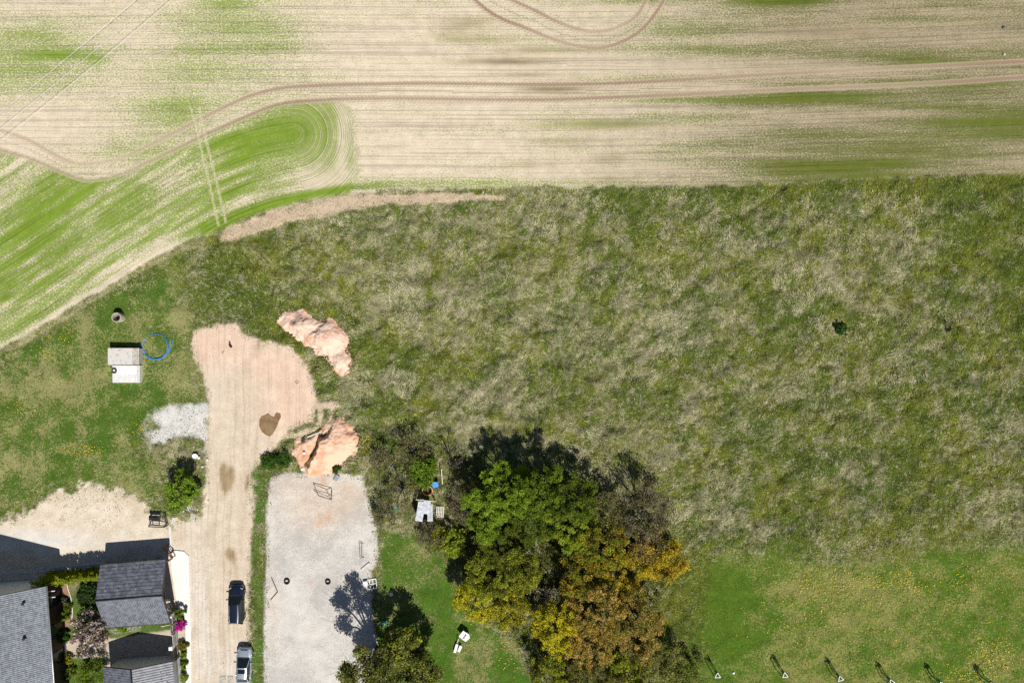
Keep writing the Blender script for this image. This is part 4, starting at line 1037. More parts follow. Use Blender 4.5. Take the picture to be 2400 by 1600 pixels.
for k in range(4):
    b_ = M(); b_.box((-.6 + .4 * k, 0, .1), (.08, 1.2, .05)); b_.build('bar', m_white, t)
for k in range(3):
    b_ = M(); b_.box((0, -.55 + .55 * k, .13), (1.28, .08, .05)); b_.build('bar', m_white, t)
b_ = M(); b_.box((-.65, .2, .25), (.5, .6, .08), rx=.3); b_.build('board', m_white, t)
b_ = M(); b_.box((0, 0, .05), (.42, .36, .10), bev=.03); tag(b_.build('sheet', m_white, None, P(917, 1392), (0, 0, .2)), 'small white sheet on the shaded grass right of the gravel lot', 'sheet')
b_ = M(); b_.lathe([(0, .02), (.2, .03), (.28, .12), (.3, .22), (.25, .3), (.1, .34), (0, .35)], 16); tag(b_.build('bucket', mat('turquoise_plastic', (.02, .42, .36), .4), None, P(899, 1458)), 'round turquoise plastic tub in the shade at the lot edge', 'tub')
t = thing('garden_table', 'white wooden table with a dark item on top, on the lawn', 'table', Q(1090, 1484, .0), math.radians(-38))
b_ = M(); b_.poly([(-.55, -.45), (.5, -.45), (.62, .2), (.3, .50), (-.55, .42)], .70, .75); b_.build('tabletop', m_white, t)
for a in ((-.45, -.35), (.42, -.35), (-.45, .32), (.3, .36)): b_ = M(); b_.box((*a, .35), (.07, .07, .7)); b_.build('leg', m_white, t)
b_ = M(); b_.bar((.0, .2, .78), (.05, -.22, .78), .07, .05); b_.box((.05, -.24, .79), (.18, .07, .06)); b_.box((0, .2, .79), (.16, .1, .06)); b_.build('tool', m_steel, t)
board('bench', 'longer white bench board near the white garden table', 'bench', P(1066, 1526, .3), P(1072, 1506, .3), .32, .06, m_white, .0, 'white bench boards')
board('bench', 'shorter white bench board near the white garden table', 'bench', P(1075, 1524, .3), P(1081, 1510, .3), .34, .06, m_white, .0, 'white bench boards')
board('pole', 'thin white pole leaning between the white table and the bench boards', 'pole', P(1071, 1505, .1), P(1076, 1492, .5), .08, .06, m_palew, .0)

# ------------------------------------------------------------------ junk corner in the thicket
t = thing('hut', 'small hut roofed with corrugated white sheets in the bare thicket', 'hut', P(999, 1186), math.radians(-6))
def corr(w, d, n=10, amp=.03):
    vs = []; fs = []
    for i in range(n * 4 + 1):
        x = -w / 2 + w * i / (n * 4); z = amp * math.cos(i * math.pi / 2)
        vs += [(x, -d / 2, z), (x, d / 2, z)]
    for i in range(n * 4): fs.append((2 * i, 2 * i + 2, 2 * i + 3, 2 * i + 1))
    return vs, fs
mws = mat('white_corrugated', (.60, .62, .66), .6, .12, 3)
for (x, y, z, w, d, rz) in ((-.42, -.2, 1.9, .85, 2.3, -.06), (.30, .35, 1.95, .85, 1.5, .05), (.72, -.25, 1.84, .62, 2.0, .12)):
    vs_, fs_ = corr(w, d, 6); Rm = Euler((-.06, 0, rz)).to_matrix()
    b_ = M(); b_.add([Rm @ Vector(v) + Vector((x, y, z)) for v in vs_], fs_); b_.build('roof_sheet', mws, t)
for a in ((-.85, 1.0), (.95, 1.0), (-.85, -1.2), (.9, -1.1)): b_ = M(); b_.box((*a, .9), (.1, .1, 1.8)); b_.build('post', m_brwood, t)
b_ = M(); b_.box((-.88, -.1, .85), (.05, 2.0, 1.7)); b_.box((0, -1.18, .85), (1.7, .05, 1.7)); b_.build('wall', m_brwall, t)
b_ = M(); b_.box((.05, 1.14, 1.86), (2.3, .08, .10)); b_.build('beam', m_palew, t)
pallet('upright looking pale pallet leaning beside the white sheeted hut', P(1031, 1198, .1), math.radians(-4), 1.0, 1.3, 5, .14, None, None, (0, .25))
tb = M(); tb.poly([(-.35, -.3), (.3, -.35), (.4, .2), (.0, .4), (-.4, .2)], 0, .22); tag(tb.build('tarpaulin', mat('blue_sheet', (.01, .22, .70), .4), None, P(1021, 1133, .25), (.2, 0, .3)), 'bright blue folded plastic sheet in the thicket', 'tarpaulin')
t = thing('barrel', 'open barrel with an orange rim and dark inside beside the blue plastic sheet', 'barrel', P(1003, 1147))
b_ = M(); b_.lathe([(.62, 0), (.68, .35), (.62, .72), (.56, .72), (.55, .05), (0, .05)], 24); b_.build('shell', mat('orange_rim', (.62, .36, .15), .7), t)
b_ = M(); b_.lathe([(.555, .2), (0, .2)], 24); b_.build('content', m_black, t)
for lab, p, col, d, rz in (('turquoise cloth rag below the bare bushes at the lot edge', (928, 1192), (.03, .28, .36), (.35, .75, .08), .4), ('pale blue bag on the ground in the bare bushes', (920, 1094), (.45, .56, .66), (.45, .5, .3), .3), ('small white box at the lot edge by the bare bushes', (881, 1174), (.70, .80, .80), (.32, .32, .22), .2), ('crumpled pale sheet at the edge of the thicket below the lot bushes', (926, 1219), (.55, .56, .55), (.55, .4, .1), .8), ('pale blue green sheet on the ground below the hut', (1002, 1256), (.36, .46, .45), (.75, .4, .1), .5)):
    b_ = M(); b_.box((0, 0, d[2] / 2), d, bev=.06); tag(b_.build('rag' if 'cloth' in lab else 'litter', mat('litter', col, .7, .2, 4), None, P(*p), (0, 0, rz)), lab, 'litter')
board('plank', 'pale board lying among the bare bushes by the lot', 'plank', P(905, 1186, .1), P(925, 1177, .2), .14, .05, m_palew)
board('post', 'slim pale post standing askew right of the bright green shrub', 'post', P(1038, 1132, .5), P(1037, 1095, 1.2), .1, .07, m_palew, .0)

# white dish and rubble by the young tree
b_ = M(); b_.lathe([(0, .1), (.25, .12), (.34, .3), (.32, .3), (.22, .17), (0, .15)], 20); tag(b_.build('basin', m_white, None, P(459, 1066), (.35, .1, 0)), 'white basin tipped on the bare ground at the roadside', 'basin')
for k, (a, b2) in enumerate(((475, 1093), (487, 1077), (466, 1072))): stone(('pale rubble stone by the road left of the wet ruts', 'white rubble stone at the road edge next to the basin', 'small pale rubble stone below the white basin')[k], P(a, b2), .14 + .03 * k, m_concw)

# ------------------------------------------------------------------ power cables
mcab = mat('pale_cable', (.72, .72, .70), .5, .03, 2)
for lab, a, b2 in (('left power cable crossing the top left of the field', (311, 0), (0, 259)), ('middle power cable crossing the top left of the field', (352, 0), (0, 297)), ('right power cable crossing the top left of the field', (396, 0), (0, 330))):
    A0 = Q(*a, 10.0); B0 = Q(*b2, 10.0); d = (B0 - A0).normalized()
    pts = [];
    for t_ in np.linspace(-14, (B0 - A0).length + 14, 24):
        p = A0 + d * t_; p.z = 9.6 + .0012 * (t_ - 10) ** 2; pts.append(p)
    b_ = M(); b_.tube(pts, .016, 5); tag(b_.build('power_cable', mcab), lab, 'cable', 'overhead power cables')

# ------------------------------------------------------------------ cars
def car(label, p, rz, L, W, Hh, body, kind):
    """local +y is the front. Sections along y: (y, half width, belt height)"""
    t = thing('car', label, 'car', p, rz)
    glass = bpy.data.materials.get('car_glass') or mat('car_glass', (.012, .016, .02), .06, .1, 2, spec=.6)
    trim = bpy.data.materials.get('car_trim') or mat('car_trim', (.02, .02, .022), .6, .1, 5)
    lampm = bpy.data.materials.get('car_lamp') or mat('car_lamp', (.62, .64, .66), .15, .05, 5, spec=.6)
    redm = bpy.data.materials.get('car_tail') or mat('car_tail', (.35, .012, .012), .2, .1, 5, spec=.6)
    rimm = bpy.data.materials.get('wheel_rim') or mat('wheel_rim', (.50, .51, .53), .3, .05, 5, metal=.7)
    hl = L / 2; hw = W / 2
    # lower body
    prof = [(-hl, .62, .62), (-hl + .05, .80, .80), (-hl + .18, .90, .93), (-hl + .45, .98, .96), (-hl + 1.0, 1.0, .97), (-.3, 1.0, .95), (hl - 1.75, 1.0, .93), (hl - 1.35, .99, .92), (hl - .9, .98, .86), (hl - .45, .935, .79), (hl - .2, .85, .72), (hl - .06, .70, .62), (hl, .50, .52)]
    rows = []
    for y, wf, zt in prof:
        w = hw * wf
        half = [(w * .86, .20), (w * .985, .30), (w, .48), (w, zt * .72), (w * .965, zt - .07), (w * .90, zt - .015), (w * .55, zt + .018), (0, zt + .028)]
        ring = [Vector((x, y, z)) for x, z in half] + [Vector((-x, y, z)) for x, z in half[-2::-1]]
        rows.append(ring)
    n = len(rows[0]); vs = [v for r in rows for v in r]; fs = []
    for i in range(len(rows) - 1):
        for k in range(n - 1): fs.append((i * n + k, (i + 1) * n + k, (i + 1) * n + k + 1, i * n + k + 1))
        fs.append((i * n + n - 1, (i + 1) * n + n - 1, (i + 1) * n, i * n))
    fs.append(tuple(range(n))); fs.append(tuple((len(rows) - 1) * n + k for k in range(n - 1, -1, -1)))
    b_ = M(); b_.add(vs, fs, True); b_.build('body', body, t)
    # glasshouse (all glass) with the painted roof and pillars on it
    yb = -hl + (.10 if kind == 'estate' else .38); yr = -hl + (.42 if kind == 'estate' else .98); yf = hl - 2.05 if kind == 'estate' else hl - 2.15; yw = hl - 1.18 if kind == 'estate' else hl - 1.22
    zb = .93; st = [(yb, .90, .0), (yr, .80, 1.0), ((yr + yf) / 2, .815, 1.03), (yf, .78, .985), (yw, .90, .0)]
    def ring_at(y, wf, u, off=0.0):
        wb = hw * .93; wt = hw * (wf if u > .5 else .9); z = zb + (Hh - zb) * u
        return wb, wt, z
    def sec(y, u, shrink):
        wb = hw * .925; wt = hw * .675 * shrink; zt = zb + (Hh - zb) * u
        x = wb + (wt - wb) * min(1, u * 1.0) if u > 0 else wb * .93
        half = [(wb, zb - .02), (x + .015 if u > 0 else x, zt - .09 * (u > 0)), (x - .08, zt - .015 * (u > 0)), (x * .5, zt + .01), (0, zt + .02)]
        return [Vector((a, y, c)) for a, c in half] + [Vector((-a, y, c)) for a, c in half[-2::-1]]
    S_ = [sec(yb, 0, .9), sec(yr, .95, .90), sec((yr + yf) / 2 - .2, 1.0, 1.03), sec(yf, .97, .95), sec(yw, 0, .9)]
    n = 9; vs = [v for r in S_ for v in r]; fs = []
    for i in range(4):
        for k in range(n - 1): fs.append((i * n + k, (i + 1) * n + k, (i + 1) * n + k + 1, i * n + k + 1))
    b_ = M(); b_.add(vs, fs, False); b_.build('window_glass', glass, t)
    # roof panel over stations 1..3
    up = Vector((0, 0, .012)); vs = []; fs = []
    R_st = [S_[1], S_[2], S_[3]]
    for r in R_st: vs += [v + up + Vector((.006 * (1 if v.x > 0 else -1 if v.x < 0 else 0), 0, 0)) for v in r[1:8]]
    for i in range(2):
        for k in range(6): fs.append((i * 7 + k, (i + 1) * 7 + k, (i + 1) * 7 + k + 1, i * 7 + k + 1))
    b_ = M(); b_.add(vs, fs, True); b_.build('roof', body, t)
    for sx in (1, -1):
        ii = (lambda r, j: r[j] if sx > 0 else r[8 - j])
        for a, b2, w_ in ((ii(S_[4], 1), ii(S_[3], 1), .10), (ii(S_[0], 1), ii(S_[1], 1), .15)):
            q = M(); q.bar(a + Vector((0, 0, .012)), b2 + Vector((0, 0, .012)), w_, .03); q.build('pillar', body, t)
        mid = (ii(S_[2], 0) + Vector((0, -.05, 0)), ii(S_[2], 1) + Vector((0, -.05, .0)))
        q = M(); q.bar(mid[0] + Vector((.012 * sx, 0, 0)), mid[1] + Vector((.012 * sx, 0, 0)), .03, .10); q.build('pillar', body, t)
        q = M(); q.bar(ii(S_[0], 0) + Vector((.01 * sx, .3, 0)), ii(S_[4], 0) + Vector((.01 * sx, -.2, 0)), .03, .05); q.build('window_sill', body, t)
        if kind == 'estate':
            q = M(); q.tube([ii(S_[1], 2) + Vector((0, .05, .05)), ii(S_[2], 2) + Vector((0, 0, .07)), ii(S_[3], 2) + Vector((0, -.1, .05))], .02, 6); q.build('roof_rail', lampm, t)
        # mirror, lamps, handles
        q = M(); q.box((sx * (hw + .10), yw - .42, .98), (.22, .12, .14), bev=.03); q.bar((sx * (hw - .08), yw - .40, .95), (sx * (hw + .05), yw - .42, .96), .05); q.build('mirror', trim, t)
        q = M(); q.add([(sx * hw * .55, hl - .20, .665), (sx * hw * .84, hl - .34, .70), (sx * hw * .90, hl - .52, .775), (sx * hw * .60, hl - .34, .745)], [(0, 1, 2, 3) if sx > 0 else (3, 2, 1, 0)])
        q.v = [(x, y + .012, z + .035) for x, y, z in q.v]; q.build('headlight', lampm, t)
        q = M(); q.box((sx * hw * .84, -hl + .10, .78), (.22, .12, .22), bev=.03); q.build('tail_light', redm, t)
        for yy in (-.55, .45):
            q = M(); q.box((sx * (hw + .012), yy, .76), (.03, .18, .035), bev=.01); q.build('door_handle', body if kind == 'estate' else lampm, t)
        for yy in (hl - .88, -hl + .86):
            xx = sx * (hw - .10)
            q = M(); q.lathe([(.20, -.11), (.30, -.11), (.325, -.07), (.325, .07), (.30, .11), (.20, .11)], 26, (xx, yy, .325), 'x', closed=True); w = q.build('wheel', m_black, t)
            q = M(); q.lathe([(0, sx * .085), (.06, sx * .09), (.07, sx * .07), (.19, sx * .075), (.205, sx * .10)], 20, (xx, yy, .325), 'x'); q.build('rim', rimm, w)
            q = M(); q.tube([(sx * (hw - .005), yy + .38 * math.cos(a), .325 + .38 * math.sin(a)) for a in np.linspace(.0, math.pi, 12)], .035, 6); q.build('wheel_arch', trim if kind == 'estate' else body, t)
    q = M(); q.box((0, hl - .03, .52), (.95, .06, .16), bev=.03); q.build('grille', trim, t)
    q = M(); q.box((0, hl - .02, .36), (1.35, .07, .14), bev=.03); q.build('bumper_vent', trim, t)
    q = M(); q.box((0, yw + .06, zb + .01), (hw * 1.55, .09, .02)); q.build('wiper_cowl', trim, t)
    for sx in (-.55, .35):
        q = M(); q.bar((sx, yw + .02, zb + .04), (sx + .42, yw - .18, zb + .12), .02); q.build('wiper', trim, t)
    for sx in (-.32, .32):
        q = M(); q.bar((sx * 1.5, yw + .12, .945), (sx * 1.2, hl - .35, .80), .025, .012); q.build('bonnet_crease', body, t)
    if kind != 'estate':
        zt = Hh + .018
        q = M(); q.box((0, yf - .42, zt + .004), (.92, .52, .02), bev=.008); q.build('sunroof', glass, t)
        q = M(); q.bar((0, yr + .1, zt), (0, yr - .05, zt + .16), .025); q.build('aerial', trim, t)
        q = M(); q.box((0, hl - .30, .80), (.8, .10, .02)); q.build('bonnet_gap', trim, t)
    q = M(); q.box((0, -hl - .01, .62), (.52, .02, .11)); q.build('number_plate', m_white, t)
    return t
car('black estate car parked on the pale dirt road', P(559, 1411), 0, 4.62, 1.80, 1.47, mat('black_car_paint', (.006, .012, .024), .22, .05, 2, spec=.6, coat=1.0), 'estate')
car('silver car with dark sunroof at the bottom edge beside the grass strip', P(577, 1553), math.radians(-2), 4.45, 1.78, 1.43, mat('silver_car_paint', (.46, .52, .57), .32, .03, 2, metal=.55, coat=.8), 'hatch')

# ------------------------------------------------------------------ trees and shrubs
def leaves_mesh(name, cent, per, rad, size, pal, parent, up=.5, flat=1.0, seed=0, longf=1.6):
    r = np.random.default_rng(seed)
    n = len(cent) * per
    base = np.repeat(cent, per, 0)
    d = r.normal(0, 1, (n, 3)); d /= np.linalg.norm(d, axis=1)[:, None]
    pos = base + d * (r.random((n, 1)) ** .45) * rad * np.array([1, 1, flat])
    nrm = r.normal(0, 1, (n, 3)); nrm[:, 2] = np.abs(nrm[:, 2]) + up; nrm /= np.linalg.norm(nrm, axis=1)[:, None]
    a = np.cross(nrm, r.normal(0, 1, (n, 3))); a /= np.linalg.norm(a, axis=1)[:, None] + 1e-9
    b = np.cross(nrm, a)
    s = size * r.uniform(.55, 1.3, (n, 1))
    v = np.stack([pos - a * s * .5 * longf, pos + b * s * .5, pos + a * s * .5 * longf, pos - b * s * .5], 1)
    pal = np.array(pal)
    cl = np.repeat(r.integers(0, len(pal), len(cent)), per)
    mixk = r.random(n) < .62
    ci = np.where(mixk, cl, r.integers(0, len(pal), n))
    tone = r.uniform(.7, 1.25, (n, 1)) * np.repeat(r.uniform(.8, 1.2, (len(cent), 1)), per, 0)
    o, me = mesh_from_arrays(name, v.reshape(-1, 3), np.arange(n * 4).reshape(-1, 4), 4, LEAF, parent)
    at = me.attributes.new('col', 'FLOAT_COLOR', 'FACE')
    at.data.foreach_set('color', np.concatenate([pal[ci] * tone, np.ones((n, 1))], -1).astype(np.float32).ravel())
    return o
TREE_N = [0]
def tree(name, label, cat, img, r_px, top, pal, per=34, clusters=150, leaf=.15, twig=0, bark=None, base=.28, lobes=7, crad=.42, group=None, shape=1.0, seed=None, up=.5, thin=1.0, longf=1.6, at=None, twigcol=None):
    """img: where the middle of the crown is seen; the tree stands under it"""
    TREE_N[0] += 1; sd_ = seed or (TREE_N[0] * 31 + 7); r = np.random.default_rng(sd_)
    Rr = r_px / S; hc = top * (base + 1) / 2
    p = Q(img[0], img[1], hc) if at is None else P(*at); p.z = 0
    t = thing(name, label, cat, p, 0, group)
    bark = bark or m_barkw
    # lobes of the crown
    lob = [(np.array([r.normal(0, .12) * Rr, r.normal(0, .12) * Rr, top * .80]), Rr * .55)]
    for k in range(lobes):
        a = 2 * math.pi * (k + r.uniform(-.35, .35)) / lobes; q = r.uniform(.42, .72)
        lob.append((np.array([Rr * q * math.cos(a) * shape, Rr * q * math.sin(a) / shape, top * r.uniform(base + .22, .80)]), Rr * r.uniform(.26, .38)))
    cent = []
    for k in range(clusters):
        c, lr = lob[r.integers(0, len(lob))]
        d = r.normal(0, 1, 3); d /= np.linalg.norm(d); d[2] = d[2] * .8 + .12
        pt = c + d * lr * (r.random() ** .35)
        pt[2] = min(max(pt[2], top * base * .8 + .1), top)
        cent.append(pt)
    cent = np.array(cent)
    # trunk, limbs and twigs as one mesh
    tk = M(); tr = max(.035, .016 * top + .02 * Rr) * thin; fork = top * base * .8
    tk.tube([(0, 0, -.1), (r.normal(0, .03), r.normal(0, .03), fork * .5), (0, 0, fork), (lob[0][0][0] * .6, lob[0][0][1] * .6, top * .62), tuple(lob[0][0] + [0, 0, .1])], [tr * 1.35, tr, tr * .85, tr * .5, tr * .18], 7)
    for c, lr in lob[1:]:
        m_ = np.array([c[0] * .45, c[1] * .45, fork + (c[2] - fork) * .62])
        tk.tube([(0, 0, fork * r.uniform(.7, 1.0)), tuple(m_), tuple(c), tuple(c * [1.25, 1.25, 1] + [0, 0, lr * .5])], [tr * .6, tr * .42, tr * .25, tr * .08], 5)
    for k in range(min(len(cent), 70 + twig)):
        c = cent[k % len(cent)]; li = int(np.argmin([np.linalg.norm(c - l[0]) for l in lob])); l0 = lob[li][0]
        j = r.normal(0, .12 * Rr, 3) if k >= len(cent) or twig else np.zeros(3)
        s0 = l0 * r.uniform(.75, 1.0)
        e = c + j; e[2] = max(e[2], .15)
        mid = (s0 + e) / 2 + r.normal(0, .06 * Rr, 3)
        tk.tube([tuple(s0), tuple(mid), tuple(e), tuple(e + (e - mid) * .5)], [.026 * thin, .018 * thin, .010, .005], 3)
    tk.build('trunk', bark, t)
    if per: leaves_mesh('crown', cent, per, crad, leaf, pal, t, up=up, seed=sd_, longf=longf)
    return t
BG = [(.21, .315, .026), (.15, .25, .022), (.29, .38, .038)]           # fresh green
MG = [(.105, .15, .018), (.14, .185, .022), (.08, .115, .016)]          # deeper green
YG = [(.30, .35, .028), (.22, .28, .024), (.39, .42, .034)]             # yellow green
OL = [(.155, .16, .028), (.115, .13, .024), (.21, .205, .032)]             # olive
YE = [(.58, .50, .025), (.45, .42, .026), (.66, .55, .035), (.32, .32, .03)]    # yellow
GO = [(.50, .32, .03), (.38, .26, .028), (.27, .20, .03), (.58, .38, .035)]       # golden
OR = [(.48, .32, .095), (.39, .28, .075), (.54, .36, .10), (.30, .26, .06)]      # orange brown
GB = [(.20, .165, .10), (.16, .155, .07), (.24, .20, .12)]                # grey brown
GT = 'trees of the small wood'
for a in (
    ('leafy_tree', 'bright green tree at the top left of the wood, under the dark shadow', (1192, 1150), 68, 7.4, BG, 36, 230),
    ('leafy_tree', 'bright green tree on the left side of the wood beside the grey brown bushes', (1138, 1205), 58, 6.4, BG, 36, 190),
    ('leafy_tree', 'mid green tree at the top of the wood right of the brightest crown', (1272, 1152), 62, 7.6, MG + BG[:1], 34, 180),
    ('leafy_tree', 'dark green tree in the middle of the upper wood', (1240, 1215), 60, 6.0, MG, 34, 190),
    ('leafy_tree', 'tree with long pale yellow green sprays in the upper right of the wood', (1330, 1232), 66, 7.0, YG + BG, 32, 220),
    ('leafy_tree', 'dark green tree below the bright green ones on the left of the wood', (1172, 1280), 56, 5.4, MG + OL, 34, 190),
    ('leafy_tree', 'dim dark green tree at the top right of the wood', (1348, 1178), 56, 7.6, MG, 30, 150),
    ('leafy_tree', 'olive green tree on the left side of the wood above the yellow crown', (1148, 1345), 60, 5.8, OL + YG, 32, 200),
    ('leafy_tree', 'yellow green tree in the left middle of the wood', (1222, 1338), 54, 6.4, YG + OL, 32, 190),
    ('leafy_tree', 'brightest yellow tree at the lower left edge of the wood by the lawn', (1118, 1402), 56, 5.0, YE + YG[:1], 32, 200),
    ('leafy_tree', 'yellow and olive tree right of the brightest yellow crown', (1192, 1412), 52, 5.6, YE + OL, 32, 180),
    ('leafy_tree', 'dark olive orange tree right of the middle of the wood', (1405, 1275), 62, 6.8, OL + YG[:1] + GO[:1], 28, 190),
    ('leafy_tree', 'olive brown tree in the centre of the wood with yellow tufts', (1368, 1340), 56, 6.2, OL + GO[:2] + YG[:1], 28, 180),
    ('leafy_tree', 'golden yellow tree at the right side of the wood', (1462, 1342), 56, 6.0, GO + YE + OL[:1], 30, 190),
    ('leafy_tree', 'bright yellow tree in the lower middle of the wood', (1300, 1468), 60, 6.6, YE, 32, 210),
    ('leafy_tree', 'large orange brown tree in the lower right of the wood', (1400, 1428), 70, 7.6, OR + GO[:1] + OL[:2], 30, 240),
    ('leafy_tree', 'orange brown tree at the right edge of the wood', (1484, 1440), 64, 7.2, OR + OL, 30, 210),
    ('leafy_tree', 'orange tree at the bottom of the coloured part of the wood', (1392, 1512), 58, 6.2, OR + GO[:1], 30, 190),
    ('leafy_tree', 'small orange tree at the lower right corner of the wood', (1498, 1505), 46, 5.6, OR + OL[:2], 28, 140),
    ('leafy_tree', 'olive yellow tree at the bottom edge of the wood, left one', (1300, 1572), 56, 5.0, OL + YG, 30, 180),
    ('leafy_tree', 'olive green tree cut by the bottom edge under the orange trees', (1385, 1590), 56, 5.2, OL + GB[:1], 30, 180),
    ('leafy_tree', 'yellow green tree cut by the bottom edge right of the olive ones', (1468, 1578), 50, 4.6, YG + OL, 30, 160),
    ('leafy_tree', 'pale yellow green tree at the bottom right end of the wood', (1560, 1548), 52, 4.4, [(.26, .27, .07), (.19, .21, .04), (.30, .28, .10)], 26, 170),
    ('leafy_tree', 'pale green tree cut by the bottom edge at the right end of the wood', (1600, 1590), 40, 3.8, [(.22, .25, .06), (.15, .19, .03)], 26, 120)):
    tree(a[0], a[1], 'tree', a[2], a[3] * 1.12, a[4], a[5], int(a[6] * 1.75), int(a[7] * 1.3), leaf=.10, group=GT, up=.55, crad=.36)
for a in (
    ('bare_tree', 'bare grey twiggy tree at the upper right of the wood', (1512, 1200), 72, 6.0, GB + GB + OL[:1], 24, 190, 330),
    ('bare_tree', 'dark bare tree left of the grey twiggy tree at the upper right', (1420, 1195), 46, 6.2, GB + OL, 22, 120, 220),
    ('bare_tree', 'twiggy tree with golden lower edge at the far right of the wood', (1562, 1318), 52, 4.4, GO + YE[:2], 34, 160, 120),
    ('bare_tree', 'half bare brownish tree below the grey twiggy tree', (1520, 1275), 48, 5.0, GO[:2] + GB, 24, 130, 200),
    ('bare_tree', 'grey leafless tree in the middle of the wood between yellow and orange crowns', (1272, 1400), 50, 5.0, GB, 7, 90, 240)):
    tree(a[0], a[1], 'tree', a[2], a[3], a[4], a[5], a[6], a[7], leaf=.13, twig=a[8], bark=m_barkg, group=GT, crad=.5)
GBu = 'bushes around the junk corner'
for a in (
    ('bush', 'dark twiggy bush above the bright green shrub at the top of the thicket', (965, 1062), 50, 3.2, OL + GB, 9, 120, 220),
    ('bush', 'bare bush at the upper left of the thicket by the lot corner', (893, 1080), 44, 3.0, GB + OL, 7, 100, 200),
    ('bush', 'olive twiggy bush between the lot edge and the sheeted hut', (938, 1150), 50, 3.6, OL + GB[:1], 9, 120, 240),
    ('bush', 'bare twiggy bush below the turquoise rag at the lot edge', (900, 1205), 40, 2.6, GB + OL, 8, 90, 170),
    ('bush', 'grey brown twiggy bush between the hut and the bright green trees', (1082, 1190), 48, 3.4, GB, 9, 120, 260),
    ('bush', 'greyish bush below the sheeted hut', (1010, 1262), 42, 2.6, OL + GB, 10, 100, 170),
    ('bush', 'thin bare bush with long dark stems right of the pale post', (1052, 1075), 40, 4.2, GB, 2, 60, 150),
    ('bush', 'grey brown bush left of the bright green wood top', (1095, 1135), 36, 3.0, GB + OL, 9, 90, 160)):
    tree(a[0], a[1], 'bush', a[2], a[3], a[4], a[5], a[6], a[7], leaf=.12, twig=a[8], bark=m_barkg, group=GBu, base=.15, crad=.45)
tree('bush', 'bright lime green shrub above the hut in the thicket', 'bush', (988, 1103), 42, 2.6, [(.15, .25, .02), (.11, .20, .02), (.19, .28, .03)], 34, 110, leaf=.14, base=.15)
tree('bush', 'bright yellow green low shrub on the lawn below the thicket', 'bush', (1062, 1270), 34, 2.2, YG + BG, 30, 90, leaf=.13, base=.12)
tree('bush', 'small bright green bush under the golden trees at the right of the wood', 'bush', (1480, 1282), 20, 1.6, [(.09, .20, .02), (.07, .17, .02)], 30, 40, leaf=.13, base=.12)
tree('bush', 'yellow green leafy bush low at the left foot of the wood by the path', 'bush', (1028, 1262), 30, 1.4, YE[:2] + YG, 26, 60, leaf=.11, base=.1)
# shrubs and saplings under the wood, grown into one mass
r = np.random.default_rng(55); cu = []
wood = [(1060, 1190), (1110, 1110), (1230, 1085), (1330, 1120), (1430, 1180), (1540, 1230), (1580, 1310), (1540, 1400), (1560, 1480), (1640, 1530), (1620, 1640), (1270, 1640), (1230, 1520), (1170, 1420), (1080, 1330), (1050, 1260)]
while len(cu) < 1500:
    a_, b_2 = r.uniform(1040, 1650), r.uniform(1080, 1640)
    if inpoly(np.array([a_]), np.array([b_2]), wood)[0]:
        q = P(a_, b_2, r.uniform(.2, 1.5)); cu.append(q[:])
o = leaves_mesh('undergrowth', np.array(cu), 26, .42, .13, MG + OL[:2] + GB[:1], None, up=.6, seed=56); tag(o, kind='stuff')
# trees between lot and lawn at the bottom
BI = [(.19, .21, .045), (.135, .15, .035), (.26, .265, .065)]
tree('leafy_tree', 'sparse olive tree at the bottom edge overhanging the gravel lot', 'tree', (862, 1560), 78, 10.2, BI, 26, 330, leaf=.15, twig=220, seed=91, base=.30, at=(884, 1520))
tree('leafy_tree', 'dense olive tree at the bottom between the gravel lot and the lawn', 'tree', (950, 1515), 58, 6.8, BI + YG[:1], 28, 240, leaf=.15, twig=60, seed=92, base=.25)
tree('leafy_tree', 'dark olive tree at the bottom edge left of the lawn', 'tree', (985, 1575), 62, 7.0, BI + MG[:1], 28, 230, leaf=.15, twig=60, seed=93, base=.28)
tree('leafy_tree', 'shaded dark green tree at the bottom edge right of the gravel lot', 'tree', (900, 1600), 54, 6.0, MG + BI, 28, 190, leaf=.15, seed=94, base=.25)
